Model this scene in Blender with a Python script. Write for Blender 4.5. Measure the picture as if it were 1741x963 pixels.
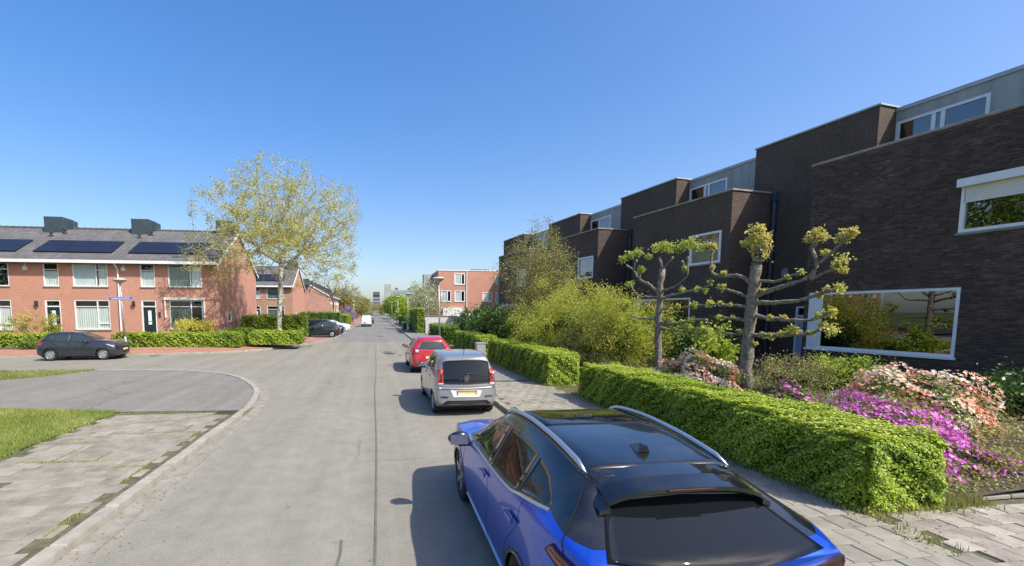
import bpy, bmesh, math, random
import numpy as np
from mathutils import Vector, Matrix
from mathutils.bvhtree import BVHTree

for o in list(bpy.data.objects): bpy.data.objects.remove(o)
random.seed(7); RNG = np.random.default_rng(11)
SC = bpy.context.scene
COL = SC.collection
R = math.radians

# ---------------------------------------------------------------- camera, sky, sun, exposure
cam_d = bpy.data.cameras.new('camera'); cam = bpy.data.objects.new('camera', cam_d); COL.objects.link(cam)
cam.location = (0, 0, 2.5)
cam.rotation_euler = (R(90 - 5.03), 0, R(-7.94))
cam_d.sensor_width = 36; cam_d.lens = 750 / 1741 * 36
cam_d.shift_x = (870.5 - 745) / 1741; cam_d.shift_y = (597 - 481.5) / 1741
cam_d.clip_start = 0.1; cam_d.clip_end = 6000
SC.camera = cam

SUN = Vector((0.66, -0.60, 1.0)).normalized()
W = bpy.data.worlds.new('World'); SC.world = W; W.use_nodes = True
wn = W.node_tree; wn.nodes.clear()
sky = wn.nodes.new('ShaderNodeTexSky'); sky.sky_type = 'NISHITA'; sky.sun_disc = False
sky.sun_elevation = math.asin(SUN.z); sky.sun_rotation = math.atan2(SUN.x, SUN.y)
sky.altitude = 0; sky.air_density = 1.0; sky.dust_density = 2.2; sky.ozone_density = 3.2
bg = wn.nodes.new('ShaderNodeBackground'); bg.inputs[1].default_value = 0.15
wo = wn.nodes.new('ShaderNodeOutputWorld')
hs = wn.nodes.new('ShaderNodeHueSaturation'); hs.inputs['Saturation'].default_value = 1.38; hs.inputs['Hue'].default_value = .514; hs.inputs['Value'].default_value = 1.84
wn.links.new(sky.outputs[0], hs.inputs['Color']); gm_ = wn.nodes.new('ShaderNodeGamma'); gm_.inputs[1].default_value = .76
wn.links.new(hs.outputs[0], gm_.inputs[0]); wn.links.new(gm_.outputs[0], bg.inputs[0]); wn.links.new(bg.outputs[0], wo.inputs[0])
sd = bpy.data.lights.new('sun', 'SUN'); sd.energy = 4.5; sd.angle = R(0.53); sd.color = (1.0, 0.945, 0.85)
so = bpy.data.objects.new('sun', sd); COL.objects.link(so)
so.rotation_euler = SUN.to_track_quat('Z', 'Y').to_euler(); so.location = (30, -25, 50)
SC.view_settings.view_transform = 'Standard'; SC.view_settings.look = 'None'
SC.view_settings.exposure = 0.44; SC.view_settings.gamma = 1.0
SC.render.engine = 'CYCLES'
SC.cycles.max_bounces = 7; SC.cycles.transparent_max_bounces = 12

# ---------------------------------------------------------------- materials
def lin(c):
    return tuple(((v / 255) / 12.92 if v / 255 <= 0.04045 else ((v / 255 + 0.055) / 1.055) ** 2.4) for v in c)
MATS = {}
def new_mat(name):
    m = bpy.data.materials.new(name); m.use_nodes = True; MATS[name] = m
    nt = m.node_tree; return m, nt, nt.nodes['Principled BSDF']
def N(nt, t, **kw):
    n = nt.nodes.new(t)
    for k, v in kw.items():
        if k.startswith('i_'): n.inputs[int(k[2:])].default_value = v
        else: setattr(n, k, v)
    return n
def ramp(nt, stops, fac, interp='LINEAR'):
    r = nt.nodes.new('ShaderNodeValToRGB'); r.color_ramp.interpolation = interp
    e = r.color_ramp.elements
    while len(e) < len(stops): e.new(0.5)
    for el, (p, c) in zip(e, stops): el.position = p; el.color = (*c[:3], 1)
    nt.links.new(fac, r.inputs[0]); return r.outputs[0]
def mixc(nt, a, b, fac, mode='MIX'):
    m = nt.nodes.new('ShaderNodeMix'); m.data_type = 'RGBA'; m.blend_type = mode
    for sock, v in ((m.inputs[0], fac), (m.inputs[6], a), (m.inputs[7], b)):
        if isinstance(v, (int, float)): sock.default_value = v
        elif isinstance(v, tuple): sock.default_value = (*v[:3], 1)
        else: nt.links.new(v, sock)
    return m.outputs[2]
def pos(nt): return nt.nodes.new('ShaderNodeNewGeometry').outputs['Position']
def noise(nt, scale, detail=4, rough=.55, vec=None, out=0):
    n = N(nt, 'ShaderNodeTexNoise'); n.inputs['Scale'].default_value = scale
    n.inputs['Detail'].default_value = detail; n.inputs['Roughness'].default_value = rough
    nt.links.new(vec if vec is not None else pos(nt), n.inputs['Vector']); return n.outputs[out]
def bump(nt, b, h, strength=.3, dist=.01):
    n = nt.nodes.new('ShaderNodeBump'); n.inputs['Strength'].default_value = strength; n.inputs['Distance'].default_value = dist
    nt.links.new(h, n.inputs['Height']); nt.links.new(n.outputs[0], b.inputs['Normal'])
def plain(name, c, rough=.6, metal=0., spec=.5, var=.12, scale=6., bmp=0., coat=0.):
    m, nt, b = new_mat(name)
    n = noise(nt, scale, 5)
    col = ramp(nt, [(.3, tuple(v * (1 - var) for v in c)), (.7, tuple(min(1, v * (1 + var)) for v in c))], n)
    nt.links.new(col, b.inputs['Base Color'])
    b.inputs['Roughness'].default_value = rough; b.inputs['Metallic'].default_value = metal
    b.inputs['Specular IOR Level'].default_value = spec
    if coat: b.inputs['Coat Weight'].default_value = coat; b.inputs['Coat Roughness'].default_value = .03
    if bmp: bump(nt, b, noise(nt, scale * 6, 3), bmp, .01)
    return m
def paint(name, c, metal=.0, rough=.35, coat=1.0):
    m, nt, b = new_mat(name)
    b.inputs['Base Color'].default_value = (*c, 1); b.inputs['Roughness'].default_value = rough
    b.inputs['Metallic'].default_value = metal
    b.inputs['Coat Weight'].default_value = coat; b.inputs['Coat Roughness'].default_value = .025
    # thin road dust
    d = noise(nt, 3.0, 6, .65)
    f = ramp(nt, [(.45, (0, 0, 0)), (.85, (.10, .10, .10))], d)
    nt.links.new(mixc(nt, (*c,), (.28, .26, .22), f), b.inputs['Base Color'])
    return m
def leafmat(name, stops, trans=.35, rough=.45):
    m, nt, b = new_mat(name)
    a = N(nt, 'ShaderNodeAttribute', attribute_name='tint')
    col = ramp(nt, stops, a.outputs['Fac'])
    nt.links.new(col, b.inputs['Base Color']); b.inputs['Roughness'].default_value = rough
    b.inputs['Specular IOR Level'].default_value = .35
    t = nt.nodes.new('ShaderNodeBsdfTranslucent'); nt.links.new(col, t.inputs[0])
    mx = nt.nodes.new('ShaderNodeMixShader'); mx.inputs[0].default_value = trans
    out = nt.nodes['Material Output']
    nt.links.new(b.outputs[0], mx.inputs[1]); nt.links.new(t.outputs[0], mx.inputs[2]); nt.links.new(mx.outputs[0], out.inputs[0])
    return m
def glassmat(name, tint=(.75, .82, .8), rough=.0, refl=1.0, ior=1.52):
    m, nt, b = new_mat(name); nt.nodes.remove(b)
    tr = nt.nodes.new('ShaderNodeBsdfTransparent'); tr.inputs[0].default_value = (*tint, 1)
    gl = nt.nodes.new('ShaderNodeBsdfGlossy'); gl.inputs['Roughness'].default_value = rough
    gl.inputs[0].default_value = (refl, refl, refl, 1)
    fr = nt.nodes.new('ShaderNodeFresnel'); fr.inputs[0].default_value = ior
    mu = N(nt, 'ShaderNodeMath', operation='MULTIPLY_ADD'); mu.inputs[1].default_value = 1.5; mu.inputs[2].default_value = .03; mu.use_clamp = True
    nt.links.new(fr.outputs[0], mu.inputs[0])
    bf_ = nt.nodes.new('ShaderNodeNewGeometry'); sb = N(nt, 'ShaderNodeMath', operation='SUBTRACT'); sb.use_clamp = True; nt.links.new(mu.outputs[0], sb.inputs[0]); nt.links.new(bf_.outputs['Backfacing'], sb.inputs[1])
    mx = nt.nodes.new('ShaderNodeMixShader'); nt.links.new(sb.outputs[0], mx.inputs[0])
    nt.links.new(tr.outputs[0], mx.inputs[1]); nt.links.new(gl.outputs[0], mx.inputs[2])
    nt.links.new(mx.outputs[0], nt.nodes['Material Output'].inputs[0]); return m
def brickmat(name, c1, c2, mortar, w=.22, h=.0625, ms=.012, var=None, bmp=.5, stain=(0, 0, 0), stain_amt=.25):
    m, nt, b = new_mat(name)
    uv = N(nt, 'ShaderNodeUVMap'); uv.uv_map = 'UVMap'
    bt = nt.nodes.new('ShaderNodeTexBrick'); nt.links.new(uv.outputs[0], bt.inputs['Vector'])
    bt.inputs['Color1'].default_value = (*c1, 1); bt.inputs['Color2'].default_value = (*c2, 1); bt.inputs['Mortar'].default_value = (*mortar, 1)
    bt.inputs['Scale'].default_value = 1; bt.inputs['Mortar Size'].default_value = ms; bt.inputs['Mortar Smooth'].default_value = .1
    bt.inputs['Brick Width'].default_value = w; bt.inputs['Row Height'].default_value = h; bt.inputs['Bias'].default_value = 0
    st = ramp(nt, [(.35, (1, 1, 1)), (.75, (1 - stain_amt,) * 3)], noise(nt, .7, 6, .65))
    c = mixc(nt, bt.outputs[0], st, 1.0, 'MULTIPLY')
    st2 = ramp(nt, [(.3, (.86,) * 3), (.7, (1.12,) * 3)], noise(nt, 9, 3))
    c = mixc(nt, c, st2, 1.0, 'MULTIPLY')
    nt.links.new(c, b.inputs['Base Color']); b.inputs['Roughness'].default_value = .85; b.inputs['Specular IOR Level'].default_value = .25
    inv = N(nt, 'ShaderNodeMath', operation='SUBTRACT'); inv.inputs[0].default_value = 1; nt.links.new(bt.outputs['Fac'], inv.inputs[1])
    bump(nt, b, inv.outputs[0], bmp, .008)
    return m

def make_materials():
    # asphalt of the street: pale, worn, fine aggregate, soft patches and old joints
    for nm, base, k in (('asphalt', (.250, .233, .190), 1), ('asphalt_dark', (.212, .198, .172), 1), ('asphalt_far', (.205, .197, .178), 1)):
        m, nt, b = new_mat(nm)
        big = ramp(nt, [(.3, tuple(v * .92 for v in base)), (.7, tuple(v * 1.06 for v in base))], noise(nt, .35, 6, .6))
        mid = ramp(nt, [(.35, (.9,) * 3), (.65, (1.08,) * 3)], noise(nt, 3.0, 5, .7))
        fin = ramp(nt, [(.3, (.72,) * 3), (.5, (1.0,) * 3), (.70, (1.34,) * 3)], noise(nt, 48, 5, .85))
        c = mixc(nt, mixc(nt, big, mid, 1., 'MULTIPLY'), fin, 1., 'MULTIPLY')
        # tyre-worn, lengthwise streaks
        mp = N(nt, 'ShaderNodeMapping'); mp.inputs['Scale'].default_value = (1.6, .045, 1); nt.links.new(pos(nt), mp.inputs[0])
        stv = ramp(nt, [(.35, (.9,) * 3), (.65, (1.07,) * 3)], noise(nt, 1.0, 4, .6, mp.outputs[0]))
        c = mixc(nt, c, stv, 1., 'MULTIPLY')
        # scattered dark spots and pale specks
        sp = ramp(nt, [(.70, (1, 1, 1)), (.78, (.72, .70, .68))], noise(nt, 7.3, 2, .4))
        c = mixc(nt, c, sp, 1., 'MULTIPLY')
        # hairline cracks
        vo = N(nt, 'ShaderNodeTexVoronoi', feature='DISTANCE_TO_EDGE'); vo.inputs['Scale'].default_value = .33
        ds = noise(nt, 1.5, 5, .7, None, 1)
        mxv = N(nt, 'ShaderNodeMix', data_type='VECTOR'); mxv.inputs[0].default_value = .3
        nt.links.new(pos(nt), mxv.inputs[4]); nt.links.new(ds, mxv.inputs[5]); nt.links.new(mxv.outputs[1], vo.inputs['Vector'])
        ck = ramp(nt, [(.0, (.62,) * 3), (.006, (1,) * 3)], vo.outputs['Distance'])
        msk = ramp(nt, [(.52, (0,) * 3), (.6, (1,) * 3)], noise(nt, .22, 2))
        c = mixc(nt, c, mixc(nt, (1., 1., 1.), ck, msk), 1., 'MULTIPLY')
        nt.links.new(c, b.inputs['Base Color']); b.inputs['Roughness'].default_value = .9; b.inputs['Specular IOR Level'].default_value = .25
        bump(nt, b, noise(nt, 70, 3, .8), .35, .006)
    plain('seam', (.13, .122, .11), .8, var=.3, scale=5)
    plain('concrete', (.265, .247, .208), .9, var=.22, scale=4, bmp=.3, spec=.2)
    plain('concrete_pale', (.33, .305, .255), .9, var=.18, scale=5, bmp=.3, spec=.2)
    plain('slab', (.25, .232, .185), .92, var=.25, scale=3.5, bmp=.35, spec=.2)
    plain('slab_warm', (.272, .244, .194), .92, var=.25, scale=3.0, bmp=.35, spec=.2)
    plain('slab_pale', (.295, .27, .22), .92, var=.2, scale=4, bmp=.35, spec=.2)
    plain('paver', (.29, .25, .21), .92, var=.28, scale=4, bmp=.4, spec=.2)
    plain('paver_pale', (.36, .32, .275), .92, var=.25, scale=4, bmp=.4, spec=.2)
    plain('joint_soil', (.12, .112, .07), 1, var=.4, scale=9, spec=.1)
    plain('soil', (.10, .082, .06), 1, var=.45, scale=5, bmp=.6, spec=.1)
    plain('lawn_soil', (.10, .14, .045), 1, var=.35, scale=3, bmp=.4, spec=.1)
    plain('meadow', (.075, .11, .035), 1, var=.4, scale=.3, spec=.1)
    brickmat('red_paving', (.46, .22, .155), (.40, .19, .135), (.32, .19, .15), .20, .10, .008, bmp=.2)
    brickmat('bay_paving', (.23, .20, .18), (.19, .165, .15), (.12, .11, .1), .20, .10, .008, bmp=.2)
    brickmat('pavement_far', (.285, .27, .25), (.25, .235, .215), (.13, .12, .1), .3, .3, .008, bmp=.2)
    brickmat('red_brick', (.62, .285, .195), (.55, .245, .165), (.52, .31, .235), bmp=.3, stain_amt=.16)
    brickmat('red_brick_pale', (.56, .29, .20), (.49, .245, .165), (.48, .31, .24), bmp=.3, stain_amt=.2)
    brickmat('orange_brick', (.50, .27, .16), (.42, .22, .13), (.40, .28, .2), bmp=.3, stain_amt=.2)
    brickmat('dark_brick_wall', (.100, .067, .052), (.064, .044, .036), (.165, .128, .103), bmp=.6, stain_amt=.3)
    brickmat('white_brick', (.74, .72, .68), (.70, .68, .64), (.55, .53, .5), bmp=.35, stain_amt=.15)
    # single dark bricks, shade picked per brick
    m, nt, b = new_mat('dark_brick')
    rot = N(nt, 'ShaderNodeMapping', vector_type='POINT'); rot.inputs['Rotation'].default_value = (0, 0, R(-8.3)); nt.links.new(pos(nt), rot.inputs[0])
    sc_ = N(nt, 'ShaderNodeMapping'); sc_.inputs['Scale'].default_value = (2, 4.5, 16.); nt.links.new(rot.outputs[0], sc_.inputs[0])
    vo = N(nt, 'ShaderNodeTexVoronoi'); vo.inputs['Scale'].default_value = 1; nt.links.new(sc_.outputs[0], vo.inputs['Vector'])
    sx = nt.nodes.new('ShaderNodeSeparateColor'); nt.links.new(vo.outputs['Color'], sx.inputs[0])
    c = ramp(nt, [(0, (.058, .038, .030)), (.5, (.095, .062, .047)), (.85, (.13, .082, .06)), (1, (.18, .115, .08))], sx.outputs[0])
    c = mixc(nt, c, ramp(nt, [(.3, (.75,) * 3), (.7, (1.2,) * 3)], noise(nt, 14, 4)), 1., 'MULTIPLY')
    c = mixc(nt, c, ramp(nt, [(.3, (.7,) * 3), (.7, (1.15,) * 3)], noise(nt, .6, 5, .65)), 1., 'MULTIPLY')
    nt.links.new(c, b.inputs['Base Color']); b.inputs['Roughness'].default_value = .8; b.inputs['Specular IOR Level'].default_value = .3
    bump(nt, b, noise(nt, 60, 3), .4, .004)
    plain('mortar', (.120, .096, .080), .95, var=.25, scale=3, spec=.2)
    plain('coping', (.30, .265, .22), .85, var=.3, scale=3, bmp=.3)
    plain('zinc', (.42, .43, .42), .5, .3, var=.15, scale=2)
    # grey rendered cladding with weather streaks
    m, nt, b = new_mat('grey_cladding')
    mp = N(nt, 'ShaderNodeMapping'); mp.inputs['Scale'].default_value = (2.5, 2.5, .25); nt.links.new(pos(nt), mp.inputs[0])
    c = ramp(nt, [(.3, (.27, .285, .27)), (.7, (.42, .43, .405))], noise(nt, 1.4, 6, .65, mp.outputs[0]))
    nt.links.new(c, b.inputs['Base Color']); b.inputs['Roughness'].default_value = .8
    plain('white_frame', (.80, .80, .78), .35, var=.05, scale=3)
    plain('shutter_box', (.76, .72, .64), .5, var=.05, scale=3)
    plain('door_dark', (.018, .026, .032), .3, var=.2)
    plain('door_blue', (.42, .50, .60), .45, var=.08)
    plain('plastic_white', (.7, .68, .64), .5, var=.08)
    plain('pipe_dark', (.05, .065, .085), .5, var=.2)
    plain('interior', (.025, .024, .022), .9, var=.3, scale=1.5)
    plain('interior_warm', (.10, .075, .05), .9, var=.5, scale=1.2)
    m, nt, b = new_mat('curtain')
    mp = N(nt, 'ShaderNodeMapping'); mp.inputs['Scale'].default_value = (22, 22, .4); nt.links.new(pos(nt), mp.inputs[0])
    nt.links.new(ramp(nt, [(.3, (.66, .67, .65)), (.7, (.92, .92, .90))], noise(nt, 1, 3, .6, mp.outputs[0])), b.inputs['Base Color']); b.inputs['Roughness'].default_value = .9
    plain('blind', (.78, .82, .84), .8, var=.06)
    plain('curtain_dark', (.16, .2, .17), .9, var=.3, scale=9)
    glassmat('window_glass', (.90, .93, .92)); glassmat('dark_glass', (.6, .65, .65), .0, 1., 1.9)
    # roof tiles: rows with shadow lines
    m, nt, b = new_mat('roof_tiles')
    uv = N(nt, 'ShaderNodeUVMap'); uv.uv_map = 'UVMap'
    bt = nt.nodes.new('ShaderNodeTexBrick'); nt.links.new(uv.outputs[0], bt.inputs['Vector'])
    for k, v in (('Scale', 1), ('Mortar Size', .02), ('Mortar Smooth', .6), ('Brick Width', .3), ('Row Height', .34)): bt.inputs[k].default_value = v
    bt.offset = 0
    bt.inputs['Color1'].default_value = (.158, .150, .145, 1); bt.inputs['Color2'].default_value = (.120, .115, .112, 1); bt.inputs['Mortar'].default_value = (.05, .046, .043, 1)
    c = mixc(nt, bt.outputs[0], ramp(nt, [(.3, (.78,) * 3), (.7, (1.18,) * 3)], noise(nt, .9, 6, .65)), 1., 'MULTIPLY')
    nt.links.new(c, b.inputs['Base Color']); b.inputs['Roughness'].default_value = .75
    iv = N(nt, 'ShaderNodeMath', operation='SUBTRACT'); iv.inputs[0].default_value = 1; nt.links.new(bt.outputs['Fac'], iv.inputs[1]); bump(nt, b, iv.outputs[0], .7, .03)
    m, nt, b = new_mat('solar')
    uv = N(nt, 'ShaderNodeUVMap'); uv.uv_map = 'UVMap'
    bt = nt.nodes.new('ShaderNodeTexBrick'); nt.links.new(uv.outputs[0], bt.inputs['Vector']); bt.offset = 0
    for k, v in (('Scale', 1), ('Mortar Size', .006), ('Brick Width', .16), ('Row Height', .16)): bt.inputs[k].default_value = v
    bt.inputs['Color1'].default_value = (.012, .014, .028, 1); bt.inputs['Color2'].default_value = (.010, .012, .024, 1); bt.inputs['Mortar'].default_value = (.03, .032, .045, 1)
    nt.links.new(bt.outputs[0], b.inputs['Base Color']); b.inputs['Roughness'].default_value = .35
    plain('solar_frame', (.02, .02, .022), .4)
    plain('chimney_clad', (.045, .065, .08), .6, var=.2, scale=3)
    plain('steel_dark', (.06, .06, .065), .5, .4)
    plain('galvanised', (.42, .43, .43), .5, .5, var=.2, scale=8)
    plain('lamp_dish', (.36, .33, .29), .5, var=.15)
    plain('lamp_glass', (.6, .58, .52), .3, var=.1)
    plain('sign_blue', (.03, .13, .48), .4, var=.05)
    plain('sign_white', (.8, .8, .8), .4, var=.03)
    plain('iron', (.085, .06, .05), .7, .3, var=.4, scale=20, bmp=.4)
    plain('bin_green', (.02, .085, .055), .45, var=.15)
    plain('bin_grey', (.10, .105, .11), .45, var=.15)
    plain('cabinet_grey', (.30, .31, .32), .5, var=.15)
    plain('awning', (.55, .5, .4), .8)
    # cars
    paint('paint_blue', (.003, .085, .62), .6, .28, .7)
    paint('paint_black', (.004, .005, .007), 0, .2)
    paint('paint_silver', (.36, .355, .345), .6, .36)
    paint('paint_red', (.50, .012, .022), .15, .32)
    paint('paint_anthracite', (.022, .028, .040), .3, .35)
    paint('paint_green_grey', (.018, .030, .032), .3, .35)
    paint('paint_white', (.78, .79, .80), 0, .35)
    paint('paint_lightblue', (.20, .36, .55), .3, .35)
    paint('paint_darkgrey', (.03, .032, .036), .3, .35)
    plain('rubber', (.016, .016, .017), .85, var=.2)
    plain('trim', (.02, .02, .022), .6, var=.15)
    plain('well', (.006, .006, .006), .95, var=.1)
    plain('chrome', (.65, .66, .68), .16, 1., var=.03)
    plain('rail', (.55, .57, .62), .28, .85, var=.05)
    plain('alloy', (.52, .53, .54), .35, .8, var=.08)
    plain('alloy_dark', (.035, .036, .038), .35, .5, var=.1)
    m, nt, b = new_mat('car_glass'); b.inputs['Base Color'].default_value = (.008, .010, .012, 1); b.inputs['Roughness'].default_value = .015; b.inputs['IOR'].default_value = 1.5; b.inputs['Specular IOR Level'].default_value = .5
    m, nt, b = new_mat('car_glass_clear'); b.inputs['Base Color'].default_value = (.030, .040, .038, 1); b.inputs['Roughness'].default_value = .015; b.inputs['IOR'].default_value = 1.6; b.inputs['Specular IOR Level'].default_value = .8
    m, nt, b = new_mat('tail_red'); b.inputs['Base Color'].default_value = (.42, .012, .01, 1); b.inputs['Roughness'].default_value = .1; b.inputs['Coat Weight'].default_value = 1
    m, nt, b = new_mat('tail_dark'); b.inputs['Base Color'].default_value = (.045, .008, .008, 1); b.inputs['Roughness'].default_value = .08; b.inputs['Coat Weight'].default_value = 1
    m, nt, b = new_mat('lamp_clear'); b.inputs['Base Color'].default_value = (.62, .64, .66, 1); b.inputs['Roughness'].default_value = .1; b.inputs['Metallic'].default_value = .4; b.inputs['Coat Weight'].default_value = 1
    m, nt, b = new_mat('tail_orange'); b.inputs['Base Color'].default_value = (.6, .12, .03, 1); b.inputs['Roughness'].default_value = .1; b.inputs['Coat Weight'].default_value = 1
    # blurred plate: soft yellow patch with blue end
    m, nt, b = new_mat('plate_yellow'); b.inputs['Roughness'].default_value = .5
    nt.links.new(ramp(nt, [(.3, (.56, .42, .16)), (.7, (.66, .52, .24))], noise(nt, 9, 1)), b.inputs['Base Color'])
    plain('plate_blue', (.10, .16, .42), .5)
    # vegetation
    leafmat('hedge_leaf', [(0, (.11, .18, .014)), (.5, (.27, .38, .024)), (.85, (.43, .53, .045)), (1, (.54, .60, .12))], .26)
    leafmat('hedge_leaf_deep', [(0, (.06, .12, .014)), (.5, (.15, .26, .026)), (1, (.27, .40, .05))], .35)
    leafmat('shrub_leaf', [(0, (.20, .23, .025)), (.45, (.42, .46, .05)), (.8, (.56, .56, .10)), (1, (.62, .60, .18))], .5)
    leafmat('lime_leaf', [(0, (.20, .28, .02)), (.6, (.42, .54, .06)), (1, (.54, .60, .13))], .5)
    leafmat('olive_leaf', [(0, (.17, .17, .045)), (.5, (.33, .32, .09)), (1, (.46, .42, .16))], .4)
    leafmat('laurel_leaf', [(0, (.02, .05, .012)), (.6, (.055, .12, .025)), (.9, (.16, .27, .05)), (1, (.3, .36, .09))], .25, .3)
    leafmat('birch_leaf', [(0, (.30, .34, .07)), (.4, (.50, .52, .13)), (.75, (.64, .56, .18)), (1, (.68, .46, .19))], .5)
    leafmat('yellow_leaf', [(0, (.50, .46, .05)), (.5, (.74, .66, .10)), (1, (.84, .74, .22))], .45)
    leafmat('mid_leaf', [(0, (.08, .14, .022)), (.5, (.18, .28, .04)), (1, (.30, .38, .07))], .4)
    leafmat('bare_leaf', [(0, (.24, .22, .09)), (.5, (.36, .33, .14)), (1, (.44, .40, .18))], .4)
    leafmat('pollard_leaf', [(0, (.42, .48, .07)), (.5, (.66, .64, .15)), (.8, (.74, .60, .2)), (1, (.58, .38, .16))], .4)
    leafmat('pollard_leaf_green', [(0, (.32, .42, .05)), (.6, (.54, .60, .12)), (1, (.66, .62, .2))], .45)
    leafmat('grass_blade', [(0, (.15, .19, .035)), (.5, (.28, .34, .065)), (1, (.46, .45, .17))], .35, .6)
    leafmat('dry_grass', [(0, (.16, .20, .05)), (.5, (.30, .32, .09)), (1, (.44, .38, .17))], .35, .7)
    leafmat('petal_orange', [(0, (.80, .28, .17)), (.3, (.88, .48, .31)), (.6, (.92, .70, .52)), (1, (.94, .88, .74))], .25)
    leafmat('petal_purple', [(0, (.46, .06, .36)), (.5, (.62, .13, .50)), (1, (.76, .32, .64))], .25)
    leafmat('litter', [(0, (.16, .09, .04)), (.5, (.34, .21, .09)), (1, (.50, .40, .2))], .1, .8)
    leafmat('petal_mauve', [(0, (.22, .14, .26)), (1, (.42, .30, .46))], .25)
    leafmat('petal_white', [(0, (.25, .3, .1)), (.6, (.5, .52, .3)), (1, (.8, .8, .68))], .3)
    plain('twig', (.14, .105, .075), .9, var=.3, scale=8)
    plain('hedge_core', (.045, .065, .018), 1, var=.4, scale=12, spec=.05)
    plain('bark_grey', (.205, .182, .14), .9, var=.55, scale=14, bmp=.6, spec=.2)
    plain('bark_dark', (.085, .07, .055), .9, var=.35, scale=12, bmp=.5)
    m, nt, b = new_mat('birch_bark')
    mp = N(nt, 'ShaderNodeMapping'); mp.inputs['Scale'].default_value = (3, 3, 7); nt.links.new(pos(nt), mp.inputs[0])
    nt.links.new(ramp(nt, [(.40, (.07, .06, .05)), (.5, (.50, .45, .37)), (.75, (.66, .61, .52))], noise(nt, 1.3, 5, .7, mp.outputs[0])), b.inputs['Base Color']); b.inputs['Roughness'].default_value = .8
    plain('far_concrete', (.36, .36, .33), .8, var=.1, scale=.2)
    plain('far_dark', (.10, .11, .13), .6, var=.1, scale=.2)
    plain('far_band', (.26, .34, .40), .4, var=.1, scale=.2)
make_materials()

# ---------------------------------------------------------------- mesh helpers
def box_uv(me):
    n = len(me.polygons)
    if n == 0: return
    uvl = me.uv_layers.new(name='UVMap')
    L = len(me.loops)
    co = np.empty(len(me.vertices) * 3, np.float32); me.vertices.foreach_get('co', co); co = co.reshape(-1, 3)
    vi = np.empty(L, np.int32); me.loops.foreach_get('vertex_index', vi)
    nr = np.empty(n * 3, np.float32); me.polygons.foreach_get('normal', nr); nr = nr.reshape(-1, 3)
    lt = np.empty(n, np.int32); me.polygons.foreach_get('loop_total', lt)
    pn = np.repeat(nr, lt, axis=0); p = co[vi]
    hor = np.abs(pn[:, 2]) > .9
    t = np.stack([-pn[:, 1], pn[:, 0]], 1); l = np.linalg.norm(t, axis=1); l[l < 1e-6] = 1; t /= l[:, None]
    u = p[:, 0] * t[:, 0] + p[:, 1] * t[:, 1]
    vv = p[:, 2] / np.maximum(np.sqrt(np.maximum(1 - pn[:, 2] ** 2, 1e-6)), .05)
    uv = np.where(hor[:, None], p[:, :2], np.stack([u, vv], 1)).astype(np.float32)
    uvl.data.foreach_set('uv', uv.ravel())

def mesh_obj(name, verts, faces, mats, parent=None, mi=None, smooth=False, uv=False, tint=None):
    me = bpy.data.meshes.new(name)
    me.from_pydata([tuple(v) for v in verts], [], faces)
    if isinstance(mats, str): mats = [mats]
    for m in mats: me.materials.append(MATS[m])
    if mi is not None: me.polygons.foreach_set('material_index', np.array(mi, np.int32))
    if smooth: me.polygons.foreach_set('use_smooth', np.ones(len(me.polygons), bool))
    me.update()
    if uv: box_uv(me)
    o = bpy.data.objects.new(name, me); COL.objects.link(o)
    if parent is not None: o.parent = parent
    return o

def quads_np(name, V, mats, parent=None, tint=None, tri=False, smooth=False):
    """V (N,k,3) -> mesh of N separate k-gons, with face attribute tint"""
    n, k, _ = V.shape
    me = bpy.data.meshes.new(name)
    me.vertices.add(n * k); me.loops.add(n * k); me.polygons.add(n)
    me.vertices.foreach_set('co', V.reshape(-1).astype(np.float32))
    me.loops.foreach_set('vertex_index', np.arange(n * k, dtype=np.int32))
    me.polygons.foreach_set('loop_start', np.arange(0, n * k, k, dtype=np.int32))
    me.polygons.foreach_set('loop_total', np.full(n, k, np.int32))
    me.materials.append(MATS[mats])
    if tint is not None:
        a = me.attributes.new('tint', 'FLOAT', 'FACE'); a.data.foreach_set('value', tint.astype(np.float32))
    me.update(calc_edges=True)
    o = bpy.data.objects.new(name, me); COL.objects.link(o)
    if parent is not None: o.parent = parent
    return o

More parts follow.
